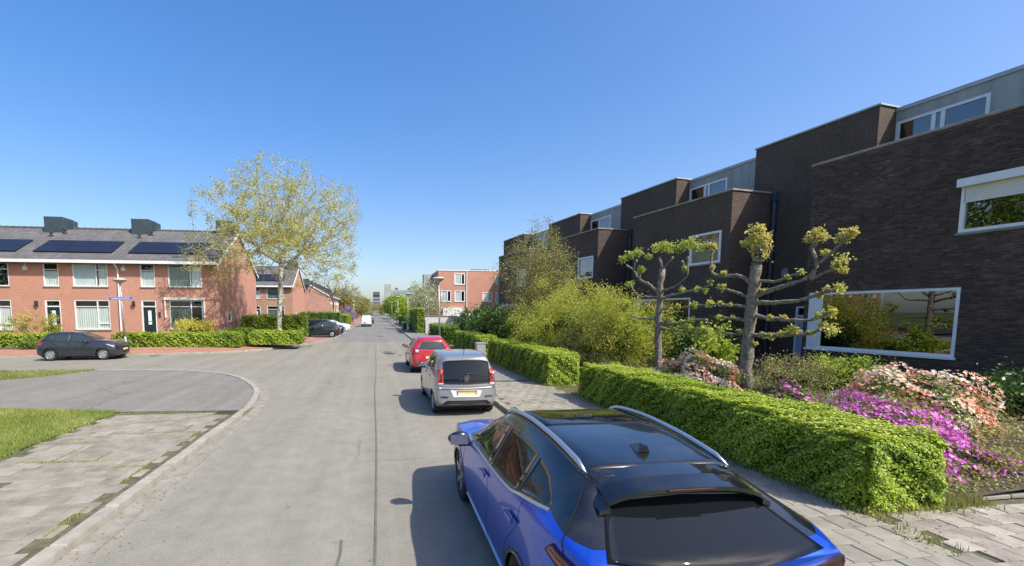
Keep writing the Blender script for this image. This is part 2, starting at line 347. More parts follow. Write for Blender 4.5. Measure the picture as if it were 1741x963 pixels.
class MB:
    def __init__(s): s.v = []; s.f = []; s.mi = []; s.m = 0
    def add(s, vs, fs):
        b = len(s.v); s.v += [tuple(v) for v in vs]
        for f in fs: s.f.append([i + b for i in f]); s.mi.append(s.m)
        return s
    def box(s, x0, x1, y0, y1, z0, z1, bev=0):
        if bev:
            b = bev
            vs = []
            for z, k in ((z0, b), (z0 + b, 0), (z1 - b, 0), (z1, b)):
                vs += [(x0 + k, y0 + k, z), (x1 - k, y0 + k, z), (x1 - k, y1 - k, z), (x0 + k, y1 - k, z)]
            fs = [[3, 2, 1, 0], [12, 13, 14, 15]]
            for r in range(3):
                for i in range(4):
                    j = (i + 1) % 4; fs.append([r * 4 + i, r * 4 + j, r * 4 + 4 + j, r * 4 + 4 + i])
            return s.add(vs, fs)
        vs = [(x0, y0, z0), (x1, y0, z0), (x1, y1, z0), (x0, y1, z0), (x0, y0, z1), (x1, y0, z1), (x1, y1, z1), (x0, y1, z1)]
        return s.add(vs, [[3, 2, 1, 0], [4, 5, 6, 7], [0, 1, 5, 4], [1, 2, 6, 5], [2, 3, 7, 6], [3, 0, 4, 7]])
    def quad(s, a, b, c, d): return s.add([a, b, c, d], [[0, 1, 2, 3]])
    def prism(s, poly, z0, z1):
        n = len(poly)
        vs = [(x, y, z0) for x, y in poly] + [(x, y, z1) for x, y in poly]
        fs = [list(range(n))[::-1], list(range(n, 2 * n))] + [[i, (i + 1) % n, n + (i + 1) % n, n + i] for i in range(n)]
        return s.add(vs, fs)
    def tube(s, pts, rads, sides=8, cap=True):
        pts = [Vector(p) for p in pts]
        if isinstance(rads, (int, float)): rads = [rads] * len(pts)
        rings = []; vs = []; up = Vector((0, 0, 1))
        for i, p in enumerate(pts):
            d = (pts[min(i + 1, len(pts) - 1)] - pts[max(i - 1, 0)]).normalized()
            a = d.cross(up) if abs(d.z) < .95 else d.cross(Vector((1, 0, 0)))
            a.normalize(); b = d.cross(a)
            for k in range(sides):
                t = 2 * math.pi * k / sides
                vs.append(p + (a * math.cos(t) + b * math.sin(t)) * rads[i])
        fs = []
        for i in range(len(pts) - 1):
            for k in range(sides):
                j = (k + 1) % sides
                fs.append([i * sides + k, i * sides + j, (i + 1) * sides + j, (i + 1) * sides + k])
        if cap: fs += [list(range(sides))[::-1], [len(vs) - sides + k for k in range(sides)]]
        return s.add(vs, fs)
    def lathe(s, prof, sides=20, c=(0, 0, 0), axis='z'):
        vs = []
        for r, z in prof:
            for k in range(sides):
                t = 2 * math.pi * k / sides
                a, b = r * math.cos(t), r * math.sin(t)
                p = (a, b, z) if axis == 'z' else ((z, a, b) if axis == 'x' else (a, z, b))
                vs.append((p[0] + c[0], p[1] + c[1], p[2] + c[2]))
        fs = []
        for i in range(len(prof) - 1):
            for k in range(sides):
                j = (k + 1) % sides
                fs.append([i * sides + k, i * sides + j, (i + 1) * sides + j, (i + 1) * sides + k])
        return s.add(vs, fs)
    def build(s, name, mats, parent=None, smooth=False, uv=False):
        return mesh_obj(name, s.v, s.f, mats, parent, s.mi, smooth, uv)
def tag(o, label=None, cat=None, group=None, kind=None):
    if label: o['label'] = label
    if cat: o['category'] = cat
    if group: o['group'] = group
    if kind: o['kind'] = kind
    return o
def thing(name, label, cat, loc=(0, 0, 0), rz=0, group=None):
    o = bpy.data.objects.new(name, None); COL.objects.link(o); o.empty_display_size = .2
    o.location = loc; o.rotation_euler = (0, 0, rz); return tag(o, label, cat, group)
def inst(src, name, parent, loc=(0, 0, 0), rot=(0, 0, 0), scale=(1, 1, 1)):
    o = bpy.data.objects.new(name, src.data); COL.objects.link(o); o.parent = parent
    o.location = loc; o.rotation_euler = rot; o.scale = scale; return o
def wobble(a, amp): return a + random.uniform(-amp, amp)

# ---------------------------------------------------------------- vegetation helpers
def leaf_quads(P, size, nrm=None, spread=1.0, aspect=.55, rng=RNG):
    n = len(P)
    d = rng.normal(size=(n, 3)); d /= np.linalg.norm(d, axis=1)[:, None]
    if nrm is not None:
        d = nrm + spread * d; d /= np.linalg.norm(d, axis=1)[:, None]
    a = rng.normal(size=(n, 3)); a -= (a * d).sum(1)[:, None] * d; a /= np.linalg.norm(a, axis=1)[:, None]
    b = np.cross(d, a)
    s = (np.asarray(size) * np.ones(n))[:, None]
    w = s * aspect
    V = np.stack([P - a * s * .5, P + b * w * .5 + a * s * .05, P + a * s * .5, P - b * w * .5 + a * s * .05], 1)
    return V
def mst_tree(root_chain, targets, bf=.45, seed=1):
    """nodes: root_chain polyline then targets joined by shortest wiring; returns pos, parent"""
    rng = np.random.default_rng(seed)
    P = [np.array(p, float) for p in root_chain]; par = [-1] + list(range(len(root_chain) - 1))
    plen = [0.]
    for i in range(1, len(P)): plen.append(plen[-1] + np.linalg.norm(P[i] - P[i - 1]))
    T = np.array(targets, float); n = len(T)
    best = np.full(n, 1e9); bp = np.zeros(n, int); bpl = np.zeros(n)
    def relax(idx):
        nonlocal best
        d = np.linalg.norm(T - P[idx], axis=1); c = d + bf * (plen[idx] + d)
        up = (T[:, 2] - P[idx][2]); c = c + np.where(up < 0, -up * .6, 0)
        k = c < best; best = np.where(k, c, best); bp[k] = idx; bpl[k] = plen[idx] + d[k]
    start = max(1, int(len(P) * .45))
    for i in range(start, len(P)): relax(i)
    done = np.zeros(n, bool)
    for _ in range(n):
        j = int(np.argmin(np.where(done, 1e9, best))); done[j] = True
        a = P[bp[j]]; b = T[j]; L = np.linalg.norm(b - a); pi = int(bp[j]); base = plen[pi]
        ns = max(1, int(L / .9))
        for q in range(1, ns + 1):
            t = q / ns; p = a + (b - a) * t
            if q < ns: p = p + rng.normal(size=3) * L * .045
            P.append(p); par.append(pi); pi = len(P) - 1; plen.append(base + L * t)
            relax(pi)
    return np.array(P), np.array(par)
def tree_radii(P, par, tip, expo=2.4):
    n = len(P); acc = np.zeros(n); r = np.zeros(n)
    kids = np.zeros(n, int)
    for i in range(n - 1, -1, -1):
        r[i] = max(tip, acc[i] ** (1 / expo)) if acc[i] > 0 else tip
        if par[i] >= 0: acc[par[i]] += r[i] ** expo
    return r
def skeleton_mesh(name, P, par, r, mat, parent, sides=5):
    idx = np.where(par >= 0)[0]
    A = P[par[idx]]; B = P[idx]; ra = np.minimum(r[par[idx]], r[idx] * 1.5); rb = r[idx]
    d = B - A; L = np.linalg.norm(d, axis=1); L[L < 1e-6] = 1e-6; d /= L[:, None]
    ref = np.where(np.abs(d[:, 2:3]) < .9, np.array([[0, 0, 1.]]), np.array([[1., 0, 0]]))
    u = np.cross(d, ref); u /= np.linalg.norm(u, axis=1)[:, None]; v = np.cross(d, u)
    n = len(idx); V = np.empty((n, 2, sides, 3))
    for k in range(sides):
        t = 2 * math.pi * k / sides; o = u * math.cos(t) + v * math.sin(t)
        V[:, 0, k] = A + o * ra[:, None]; V[:, 1, k] = B + d * (rb * .3)[:, None] + o * rb[:, None]
    F = []
    for k in range(sides):
        j = (k + 1) % sides; F.append([k, j, sides + j, sides + k])
    F = np.array(F)
    faces = (F[None] + (np.arange(n) * 2 * sides)[:, None, None]).reshape(-1, 4)
    me = bpy.data.meshes.new(name); nv = n * 2 * sides; nf = len(faces)
    me.vertices.add(nv); me.loops.add(nf * 4); me.polygons.add(nf)
    me.vertices.foreach_set('co', V.reshape(-1).astype(np.float32)); me.loops.foreach_set('vertex_index', faces.reshape(-1).astype(np.int32))
    me.polygons.foreach_set('loop_start', np.arange(0, nf * 4, 4, dtype=np.int32)); me.polygons.foreach_set('loop_total', np.full(nf, 4, np.int32))
    me.polygons.foreach_set('use_smooth', np.ones(nf, bool)); me.materials.append(MATS[mat]); me.update(calc_edges=True)
    o = bpy.data.objects.new(name, me); COL.objects.link(o); o.parent = parent; return o
def envelope(n, c, rad, rng, shell=.45, low=-1., bumps=.18, seed=0):
    """n points in a lumpy ellipsoid c, rad=(rx,ry,rz); more towards the outside"""
    d = rng.normal(size=(n * 2, 3)); d /= np.linalg.norm(d, axis=1)[:, None]
    d = d[d[:, 2] > low][:n]
    r = rng.random(len(d)) ** shell
    ph = np.random.default_rng(seed).random(6) * 6.28
    th = np.arctan2(d[:, 1], d[:, 0])
    r *= 1 + bumps * (np.sin(3 * th + ph[0] + 2 * d[:, 2]) + .7 * np.sin(5 * th + ph[1] - 3 * d[:, 2]) + .6 * np.sin(7 * d[:, 2] + ph[2])) / 1.6
    return np.array(c) + d * r[:, None] * np.array(rad)
def tree(name, label, cat, loc, trunk, crown_c, crown_r, n, leaves, leaf_size, leaf_mat, bark, tip=.008, bf=.45, seed=1, group=None, low=-.75, shell=.45,
         jit=.35, scale_r=1., trunk_mat=None, sun_tint=0., part='crown', trunk_part='trunk', core=None, bumps=.18):
    rng = np.random.default_rng(seed)
    t = thing(name, label, cat, loc, 0, group)
    T = envelope(n, crown_c, crown_r, rng, shell, low, bumps, seed)
    P, par = mst_tree(trunk, T, bf, seed)
    r = tree_radii(P, par, tip) * scale_r
    k = len(trunk); r[0] *= 1.25
    skeleton_mesh(trunk_part, P, par, r, bark, t, 6)
    tips = P[k:][rng.integers(0, len(P) - k, leaves)]
    h = rng.normal(size=(leaves, 3)) * jit
    L = tips + h
    V = leaf_quads(L, leaf_size * rng.uniform(.7, 1.35, leaves), rng=rng)
    cl = np.sin(L[:, 0] * 1.9 + seed) * np.sin(L[:, 1] * 1.7 + 2 * seed) * np.sin(L[:, 2] * 2.1)
    tint = np.clip(.5 + .28 * rng.normal(size=leaves) * .8 + .25 * cl + sun_tint, 0, 1)
    quads_np(part, V, leaf_mat, t, tint)
    return t
def hedge(label, x0, x1, y0, y1, z0, z1, n, size, mat='hedge_leaf', rz=0, loc=None, group=None, rough=.06, seed=0, core=True, top_wave=.04, gaps=.0, cat='hedge', name='hedge'):
    """clipped hedge: leaf shell round a dark twiggy core, local box coordinates"""
    rng = np.random.default_rng(seed + 100)
    t = thing(name, label, cat, loc or ((x0 + x1) / 2, (y0 + y1) / 2, z0), rz, group)
    lx, ly, lz = (x1 - x0) / 2, (y1 - y0) / 2, z1 - z0
    A = np.array([2 * lx * lz, 2 * lx * lz, 2 * ly * lz, 2 * ly * lz, 4 * lx * ly]); A = A / A.sum()
    f = rng.choice(5, n, p=A); u = rng.uniform(-1, 1, n); v = rng.random(n)
    P = np.empty((n, 3)); Nn = np.zeros((n, 3))
    m = f == 0; P[m] = np.stack([u * lx, -ly + 0 * u, v * lz], 1)[m]; Nn[m] = (0, -1, 0)
    m = f == 1; P[m] = np.stack([u * lx, ly + 0 * u, v * lz], 1)[m]; Nn[m] = (0, 1, 0)
    m = f == 2; P[m] = np.stack([-lx + 0 * u, u * ly, v * lz], 1)[m]; Nn[m] = (-1, 0, 0)
    m = f == 3; P[m] = np.stack([lx + 0 * u, u * ly, v * lz], 1)[m]; Nn[m] = (1, 0, 0)
    m = f == 4; w = rng.uniform(-1, 1, n); P[m] = np.stack([u * lx, w * ly, lz + 0 * u], 1)[m]; Nn[m] = (0, 0, 1)
    # round the long edges, lump the surface
    q = P.copy()
    lump = rough * (np.sin(P[:, 0] * 5.1 + seed) * np.cos(P[:, 1] * 4.3 + seed * 2) + .6 * np.sin(P[:, 1] * 9.7 + P[:, 2] * 8 + P[:, 0] * 8)) + .5 * rough * np.sin(P[:, 0] * 17 + P[:, 1] * 19 + P[:, 2] * 23)
    depth = -np.abs(rng.normal(size=n)) * np.where(f == 4, .032, .055) + np.where(rng.random(n) < .06, .05, 0)
    q += Nn * (lump + depth)[:, None]
    q[:, 2] += np.where(P[:, 2] > lz * .6, top_wave * np.sin(P[:, 0] * 2.1 + P[:, 1] * 1.7 + seed), 0)
    rr = .14
    for ax, l in ((0, lx), (1, ly)):
        over = np.clip(np.abs(P[:, ax]) - (l - rr), 0, rr) / rr; ov2 = np.clip(P[:, 2] - (lz - rr), 0, rr) / rr
        k = np.minimum(over, ov2); q[:, 2] -= k * k * rr * .5; q[:, ax] -= np.sign(P[:, ax]) * k * k * rr * .5
    over = (np.clip(np.abs(P[:, 0]) - (lx - rr), 0, rr) / rr) * (np.clip(np.abs(P[:, 1]) - (ly - rr), 0, rr) / rr)
    q[:, 0] -= np.sign(P[:, 0]) * over * rr * .4; q[:, 1] -= np.sign(P[:, 1]) * over * rr * .4
    nn = Nn + np.array([0, 0, .7])
    V = leaf_quads(q, size * rng.uniform(.5, 1.5, n), nn / np.linalg.norm(nn, axis=1)[:, None], np.where(f == 4, .45, .6)[:, None], .62, rng)
    tint = np.clip(.48 + .2 * rng.normal(size=n) + np.where(f == 4, .30, 0) + depth * 2.5 + .12 * np.sin(P[:, 0] * 3.3 + P[:, 1] * 2.9 + 5 * P[:, 2]) + .14 * np.sin(P[:, 1] * 1.1 + P[:, 0] * .9 + seed) + np.where(rng.random(n) < .05, -.35, 0), 0, 1)  # top leaves tinted lighter: fresh growth plus sunlit top painted into the colour
    if gaps > 0:
        g = np.sin(P[:, 0] * 6.3 + P[:, 1] * 5.2) * np.sin(P[:, 2] * 7 + P[:, 1] * 3.1) + .5 * rng.normal(size=n)
        keep = ~((g > 1.25 - gaps) & (f < 4)); V = V[keep]; tint = tint[keep]
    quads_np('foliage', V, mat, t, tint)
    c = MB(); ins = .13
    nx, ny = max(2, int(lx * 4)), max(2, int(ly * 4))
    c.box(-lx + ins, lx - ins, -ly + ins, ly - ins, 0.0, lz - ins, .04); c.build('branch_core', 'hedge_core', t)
    # bare stems showing low down
    s = MB()
    for i in range(int((lx + ly) * 7)):
        x = rng.uniform(-lx + .1, lx - .1); y = rng.uniform(-ly + .1, ly - .1)
        side = rng.integers(0, 4)
        if side == 0: x = -lx + .07
        elif side == 1: x = lx - .07
        elif side == 2: y = -ly + .07
        else: y = ly - .07
        s.tube([(x * .93, y * .93, 0), (x, y, lz * .35), (x + rng.uniform(-.1, .1), y + rng.uniform(-.05, .05), lz * .7)], [.012, .008, .004], 4, False)
    tag(s.build('stems', 'twig', t), kind='stuff')
    return t
def mound(t, part, c, rad, n, size, mat, seed=1, spread=.8, aspect=.6, depth=.12, low=-.05, lumps=.14, tint0=.5, tvar=.22, lf=3.):
    """leaf or petal shell over a lumpy half ellipsoid"""
    rng = np.random.default_rng(seed)
    d = rng.normal(size=(n * 3, 3)); d /= np.linalg.norm(d, axis=1)[:, None]; d = d[d[:, 2] > low][:n]; n = len(d)
    ph = rng.random(4) * 6
    k = 1 + lumps * np.sin(lf * d[:, 0] * 2 + ph[0]) * np.cos(lf * d[:, 1] * 2 + ph[1]) + lumps * .6 * np.sin(lf * 3 * d[:, 2] + lf * 2 * d[:, 0] + ph[2]) + lumps * .35 * np.sin(13 * d[:, 1] + 11 * d[:, 0] + ph[3])
    dep = np.abs(rng.normal(size=n)) * depth
    P = np.array(c) + d * (k - dep)[:, None] * np.array(rad)
    V = leaf_quads(P, size * rng.uniform(.65, 1.35, n), d, spread, aspect, rng)
    cl = np.sin(P[:, 0] * 4.1 + seed) * np.cos(P[:, 1] * 4.7) * np.cos(P[:, 2] * 4)
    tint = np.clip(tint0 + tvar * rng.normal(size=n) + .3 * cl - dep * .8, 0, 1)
    return quads_np(part, V, mat, t, tint)
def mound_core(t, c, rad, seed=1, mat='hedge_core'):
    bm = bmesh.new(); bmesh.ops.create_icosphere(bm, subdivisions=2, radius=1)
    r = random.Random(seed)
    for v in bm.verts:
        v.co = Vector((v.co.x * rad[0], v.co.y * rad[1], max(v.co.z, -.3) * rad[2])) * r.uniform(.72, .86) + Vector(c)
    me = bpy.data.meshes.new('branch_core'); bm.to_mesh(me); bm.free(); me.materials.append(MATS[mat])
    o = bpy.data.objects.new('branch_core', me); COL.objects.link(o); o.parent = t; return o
# ---------------------------------------------------------------- ground, roads, kerbs, pavements
def struct(o): return tag(o, kind='structure')
def sheet(name, poly, z, mat, uv=False):
    return struct(mesh_obj(name, [(x, y, z) if len(p) == 2 else p for p in poly for x, y in [p[:2]]], [list(range(len(poly)))], mat, uv=uv))
def smooth_path(pts, step=.5):
    P = [np.array(p, float) for p in pts]; out = []
    for i in range(len(P) - 1):
        p0, p1, p2, p3 = P[max(i - 1, 0)], P[i], P[i + 1], P[min(i + 2, len(P) - 1)]
        n = max(1, int(np.linalg.norm(p2 - p1) / step))
        for k in range(n):
            t = k / n
            out.append(.5 * ((2 * p1) + (-p0 + p2) * t + (2 * p0 - 5 * p1 + 4 * p2 - p3) * t * t + (-p0 + 3 * p1 - 3 * p2 + p3) * t ** 3))
    out.append(P[-1]); return np.array(out)
def offset_path(P, d):
    T = np.gradient(P, axis=0); T /= np.linalg.norm(T, axis=1)[:, None]
    return P + np.stack([-T[:, 1], T[:, 0]], 1) * d          # positive d: to the left of travel
def resample(P, step):
    L = np.concatenate([[0], np.cumsum(np.linalg.norm(np.diff(P, axis=0), axis=1))])
    n = max(1, int(round(L[-1] / step))); s = np.linspace(0, L[-1], n + 1)
    return np.stack([np.interp(s, L, P[:, 0]), np.interp(s, L, P[:, 1])], 1)

ISL = smooth_path([(-3.2, -12), (-3.2, 4), (-3.2, 9.5), (-3.17, 11.4), (-3.5, 13.7), (-4.2, 15.6), (-5.3, 17.5), (-7.1, 19.1), (-9.5, 19.9), (-13, 20.25), (-25, 20.4), (-70, 20.4)], .4)
FAR = smooth_path([(-70, 24.6), (-30, 26.2), (-16, 27.05), (-12.6, 27.45), (-8.8, 28.6), (-6.7, 31.2), (-5.3, 35), (-4.3, 39.5), (-3.8, 44), (-3.7, 50), (-3.7, 60)], .6)
KR = 3.15
road_poly = [(KR, -12), (KR, 330)] + [(-3.7, 330)] + [tuple(p) for p in FAR[::-1]] + [tuple(p) for p in ISL[::-1]]
bm = bmesh.new(); fv = [bm.verts.new((x, y, 0)) for x, y in road_poly]; bm.faces.new(fv)
bmesh.ops.triangulate(bm, faces=bm.faces[:]); bmesh.ops.recalc_face_normals(bm, faces=bm.faces[:])
me = bpy.data.meshes.new('road'); bm.to_mesh(me); bm.free(); me.materials.append(MATS['asphalt'])
if me.polygons[0].normal.z < 0: me.flip_normals()
road = struct(bpy.data.objects.new('road', me)); COL.objects.link(road)
sheet('road', [(-3.68, 37.5), (KR - .02, 37.5), (KR - .02, 330), (-3.68, 330)], .004, 'asphalt_far')
for nm, pl_ in (('road_seam', [(-.06, 2), (-.03, 8), (-.08, 14), (-.04, 20), (-.07, 28), (-.05, 37.4)]), ('road_seam', [(-4.3, 37.46), (-2, 37.44), (0, 37.47), (3.1, 37.45)]), ('road_seam', [(-.42, 4.2), (-.40, 4.5), (-.41, 4.75)])):
    q_ = smooth_path(pl_, .5); a_, b_ = offset_path(q_, .014), offset_path(q_, -.014)
    struct(mesh_obj(nm, [(x_, y_, .007) for x_, y_ in a_] + [(x_, y_, .007) for x_, y_ in b_], [[i_, len(a_) + i_, len(a_) + i_ + 1, i_ + 1] for i_ in range(len(a_) - 1)], 'seam'))
sheet('ground', [(-2500, -600), (2500, -600), (2500, 4000), (-2500, 4000)], -.06, 'meadow')

def kerb_run(name, P, w, z0, z1, mat, step, gap=.012, side=1, shared=False, bev=.018, jitter=.006, taper=0):
    """kerb stones laid along P; w to the left (side=1) of travel; each stone its own piece"""
    t = struct(bpy.data.objects.new(name, None)); COL.objects.link(t)
    Q = resample(P, step); In = offset_path(Q, w * side)
    for i in range(len(Q) - 1):
        a, b, c, d = Q[i], Q[i + 1], In[i + 1], In[i]
        u = (b - a) / np.linalg.norm(b - a) * gap / 2
        a, b, c, d = a + u, b - u, c - u, d + u
        ct = (a + b + c + d) / 4; dz = random.uniform(-jitter, jitter)
        m = MB(); vs = []
        for z, k in ((z0, 0), (z1 - bev + dz, 0), (z1 + dz, bev)):
            for p in (a, b, c, d):
                q = p + (ct - p) / max(np.linalg.norm(ct - p), 1e-6) * k * 1.2
                vs.append((q[0], q[1], z))
        fs = [[8, 9, 10, 11]]
        for r in range(2):
            for e in range(4):
                f = (e + 1) % 4; fs.append([r * 4 + e, r * 4 + f, r * 4 + 4 + f, r * 4 + 4 + e])
        m.add(vs, fs)
        if side < 0: m.f = [f[::-1] for f in m.f]
        m.build('kerb_stone', mat, t)
    return t
near = ISL[(ISL[:, 1] > 2.0) & (ISL[:, 0] > -16)]
kerb_run('kerb', near, .16, -.02, .115, 'concrete_pale', .95, side=1)
gut = offset_path(near, -.27)
kerb_run('gutter', gut, .265, -.02, .014, 'concrete', .95, side=1, gap=.008, bev=.004, jitter=.003)
kerb_run('kerb', FAR[(FAR[:, 0] > -27)], .16, -.02, .12, 'concrete_pale', 1.0, side=1)
rk = np.array([(KR, y) for y in np.arange(-1, 110.1, 1.)])
kerb_run('kerb', rk[(rk[:, 1] < 62)], .15, -.02, .115, 'concrete', 1.0, side=-1)
m = MB(); m.box(KR, KR + .15, 62, 330, -.02, .115); m.box(-3.86, -3.7, 60, 330, -.02, .115); struct(m.build('kerb', 'concrete'))

# joint bed + individual paving slabs, left corner pavement
IN = offset_path(ISL, .172)
ix = lambda y: float(np.interp(y, IN[:200, 1], IN[:200, 0]))
pv = struct(mesh_obj('pavement', [(-6.2, -10, .086), (-3.36, -10, .086), (-3.36, 11.25, .086), (-6.2, 11.45, .086)], [[0, 1, 2, 3]], 'joint_soil'))
SLABM = {}
def slab_mesh(mat, sx, sy, h=.05, bev=.006, key=0):
    k = (mat, sx, sy, key)
    if k not in SLABM:
        m = MB(); m.box(-sx / 2, sx / 2, -sy / 2, sy / 2, -h, 0, bev); o = m.build('slab_source', mat)
        SLABM[k] = o.data; bpy.data.objects.remove(o)
    return SLABM[k]
def lay(parent, name, mat, x, y, z, sx, sy, rz=0, tilt=.005):
    o = bpy.data.objects.new(name, slab_mesh(mat, sx, sy)); COL.objects.link(o); o.parent = parent
    o.location = (x, y, z); o.rotation_euler = (random.uniform(-tilt, tilt), random.uniform(-tilt, tilt), rz + random.uniform(-.006, .006)); return o
y = 4.0; row = 0
while y < 11.1:
    off = .15 if row % 2 else 0
    for c in range(10):
        x = -6.02 + c * .30 + off
        if x > -3.48: continue
        if random.random() < .015: continue
        mt = random.choices(['slab', 'slab_warm', 'slab_pale'], [.62, .24, .14])[0]
        lay(pv, 'paving_slab', mt, x, y, .1 + random.uniform(-.003, .003), .289, .289)
    y += .30; row += 1
# dark asphalt apron behind the curved kerb, and the lawns either side of it
cur = [tuple(p) for p in IN if p[1] > 11.25 and p[0] > -11.4]
ap = [(-3.36, 11.25)] + cur[1:] + [(-11.6, 19.95), (-12.4, 18.1), (-14, 17.0), (-20, 15.9), (-60, 13.5), (-60, 12.6), (-20, 12.6), (-9.4, 12.25), (-6.2, 11.46)]
bm = bmesh.new(); bm.faces.new([bm.verts.new((x, y, .095)) for x, y in ap]); bmesh.ops.triangulate(bm, faces=bm.faces[:])
me = bpy.data.meshes.new('asphalt_apron'); bm.to_mesh(me); bm.free(); me.materials.append(MATS['asphalt_dark'])
if me.polygons[0].normal.z < 0: me.flip_normals()
apron = struct(bpy.data.objects.new('asphalt_apron', me)); COL.objects.link(apron)
G1 = [(-6.21, -10), (-6.21, 11.45), (-9.4, 12.23), (-20, 12.58), (-60, 12.58), (-60, -10)]
G2 = [(-11.55, 20.1), (-12.4, 18.1), (-14, 17.05), (-20, 15.95), (-60, 13.6), (-60, 20.2), (-25, 20.2), (-13, 20.05)]
for nm, g_ in (('lawn', G1), ('lawn', G2)):
    bm = bmesh.new(); bm.faces.new([bm.verts.new((x, y, .1)) for x, y in g_]); bmesh.ops.triangulate(bm, faces=bm.faces[:])
    me = bpy.data.meshes.new(nm); bm.to_mesh(me); bm.free(); me.materials.append(MATS['lawn_soil'])
    if me.polygons[0].normal.z < 0: me.flip_normals()
    o = struct(bpy.data.objects.new(nm, me)); COL.objects.link(o)
def inpoly(px, py, poly):
    c = np.zeros(len(px), bool); n = len(poly)
    for i in range(n):
        x1, y1 = poly[i]; x2, y2 = poly[(i + 1) % n]
        k = ((y1 > py) != (y2 > py)); 
        with np.errstate(divide='ignore', invalid='ignore'):
            xi = (x2 - x1) * (py - y1) / (y2 - y1 if y2 != y1 else 1e-9) + x1
        c ^= k & (px < xi)
    return c
def blades(name, label, px, py, z, h, mat, seed=1, w=.010, lean=.5):
    rng = np.random.default_rng(seed); n = len(px)
    a = rng.uniform(0, 6.283, n); hh = h * rng.uniform(.45, 1.3, n); ww = w * rng.uniform(.7, 1.4, n)
    B = np.stack([px, py, np.full(n, 0.) + z], 1); d = np.stack([np.cos(a), np.sin(a), 0 * a], 1)
    l = rng.uniform(0, 6.283, n); le = np.stack([np.cos(l), np.sin(l), 0 * l], 1) * (hh * lean * rng.random(n))[:, None]
    V = np.stack([B - d * ww[:, None], B + d * ww[:, None], B + le + np.stack([0 * a, 0 * a, hh], 1)], 1)
    tint = np.clip(.5 + .2 * rng.normal(size=n) + .25 * np.sin(px * 1.3) * np.sin(py * 1.7) + .12 * np.sin(px * 4.1 + py * 3.3), 0, 1)
    o = quads_np(name, V, mat, None, tint); return tag(o, label, 'grass', kind='stuff')
rng = np.random.default_rng(5)
x = rng.uniform(-13.5, -6.1, 120000); y = rng.uniform(5.5, 12.6, 120000); k = inpoly(x, y, [(-6.12, -10), (-6.12, 11.5), (-9.4, 12.3), (-20, 12.6), (-60, 12.6), (-60, -10)]) & (x * .75 + y > 1.2)
edge = x > -6.25; k &= ~(edge & (np.sin(y * 9) + rng.normal(size=len(y)) * .5 > .2))
blades('grass', 'short sunlit lawn grass beside the paving slabs', x[k], y[k], .095, .055, 'grass_blade', 2, .008)
x = rng.uniform(-26, -11.3, 60000); y = rng.uniform(14.5, 20.3, 60000); k = inpoly(x, y, [(-11.5, 20.15), (-12.35, 18.1), (-14, 17.0), (-20, 15.9), (-60, 13.6), (-60, 20.2), (-25, 20.2)])
blades('grass', 'strip of grass between dark apron and side street', x[k], y[k], .095, .07, 'dry_grass', 3, .012)
# weeds in the slab joints and along the kerb
wx, wy = [], []
for (cx, cy, lx, ly, n) in [(-4.35, 9.3, .9, .02, 500), (-3.9, 9.6, .02, .3, 150), (-4.6, 9.45, .02, .25, 120), (-3.55, 8.9, .02, .45, 300), (-4.75, 7.65, .6, .02, 420), (-4.55, 7.9, .02, .25, 150), (-5.35, 7.7, .35, .02, 260), (-5.2, 8.1, .02, .4, 220), (-3.6, 7.1, .02, .5, 350), (-3.85, 7.3, .25, .02, 160),
                            (-4.0, 10.8, .6, .03, 260), (-5.3, 11.3, .8, .05, 260), (-3.27, 10.2, .04, .15, 130), (-3.27, 8.2, .05, .12, 120), (-3.2, 11.1, .08, .35, 420), (-3.3, 6.0, .04, .2, 160), (-5.0, 6.1, .7, .02, 240), (-3.55, 5.4, .02, .4, 240), (-4.6, 5.2, .5, .02, 200), (-5.6, 8.8, .5, .02, 160), (-5.9, 10.0, .25, .1, 320), (-5.7, 9.0, .2, .05, 160), (-4.9, 10.3, .3, .02, 150)]:
    wx.append(rng.normal(cx, 1, n) * 0 + cx + rng.uniform(-lx, lx, n)); wy.append(cy + rng.uniform(-ly, ly, n))
blades('weeds', 'weeds and moss growing in the paving joints', np.concatenate(wx), np.concatenate(wy), .085, .035, 'dry_grass', 4, .007)

# rising red brick footway and gardens on the far side of the side street
def zl(d): return .11 + np.minimum(np.maximum(d, 0) * .072, .62)
Q = resample(FAR, .8)
def strip(name, Q, d0, d1, n, mat, zf, uv=True, dz=0):
    m = MB(); ds = np.linspace(d0, d1, n + 1); rows = [offset_path(Q, d) for d in ds]
    vs = []; 
    for r, d in zip(rows, ds): vs += [(p[0], p[1], float(zf(d)) + dz) for p in r]
    k = len(Q); fs = [[j * k + i, j * k + i + 1, (j + 1) * k + i + 1, (j + 1) * k + i] for j in range(n) for i in range(k - 1)]
    m.add(vs, fs); return struct(m.build(name, mat, uv=uv))
strip('footway', Q[Q[:, 1] < 41.5], .165, 2.7, 4, 'red_paving', zl)
gx = np.arange(-60, -3.9, .8); gy = np.arange(26, 110, .8)
def dist_far(x, y):
    d = np.hypot(Q[:, 0] - x, Q[:, 1] - y); return d.min()
bays = [(-9.2, 41.2), (-3.95, 41.2), (-3.95, 70), (-9.2, 70)]
vid = {}; vs = []; fs = []
for i in range(len(gx) - 1):
    for j in range(len(gy) - 1):
        cx, cy = gx[i] + .4, gy[j] + .4
        lim = np.interp(cx, FAR[:, 0], FAR[:, 1])
        if cy < lim or dist_far(cx, cy) < 2.2: continue
        if cx > -9.6 and 40.8 < cy: continue
        f = []
        for a, b in ((i, j), (i + 1, j), (i + 1, j + 1), (i, j + 1)):
            if (a, b) not in vid:
                vid[(a, b)] = len(vs); d = min(dist_far(gx[a], gy[b]), 9); vs.append((gx[a], gy[b], float(zl(d)) - .015 - max(0, min(.5, (gy[b] - 40) * .02))))
            f.append(vid[(a, b)])
        fs.append(f)
struct(mesh_obj('garden', vs, fs, 'soil'))
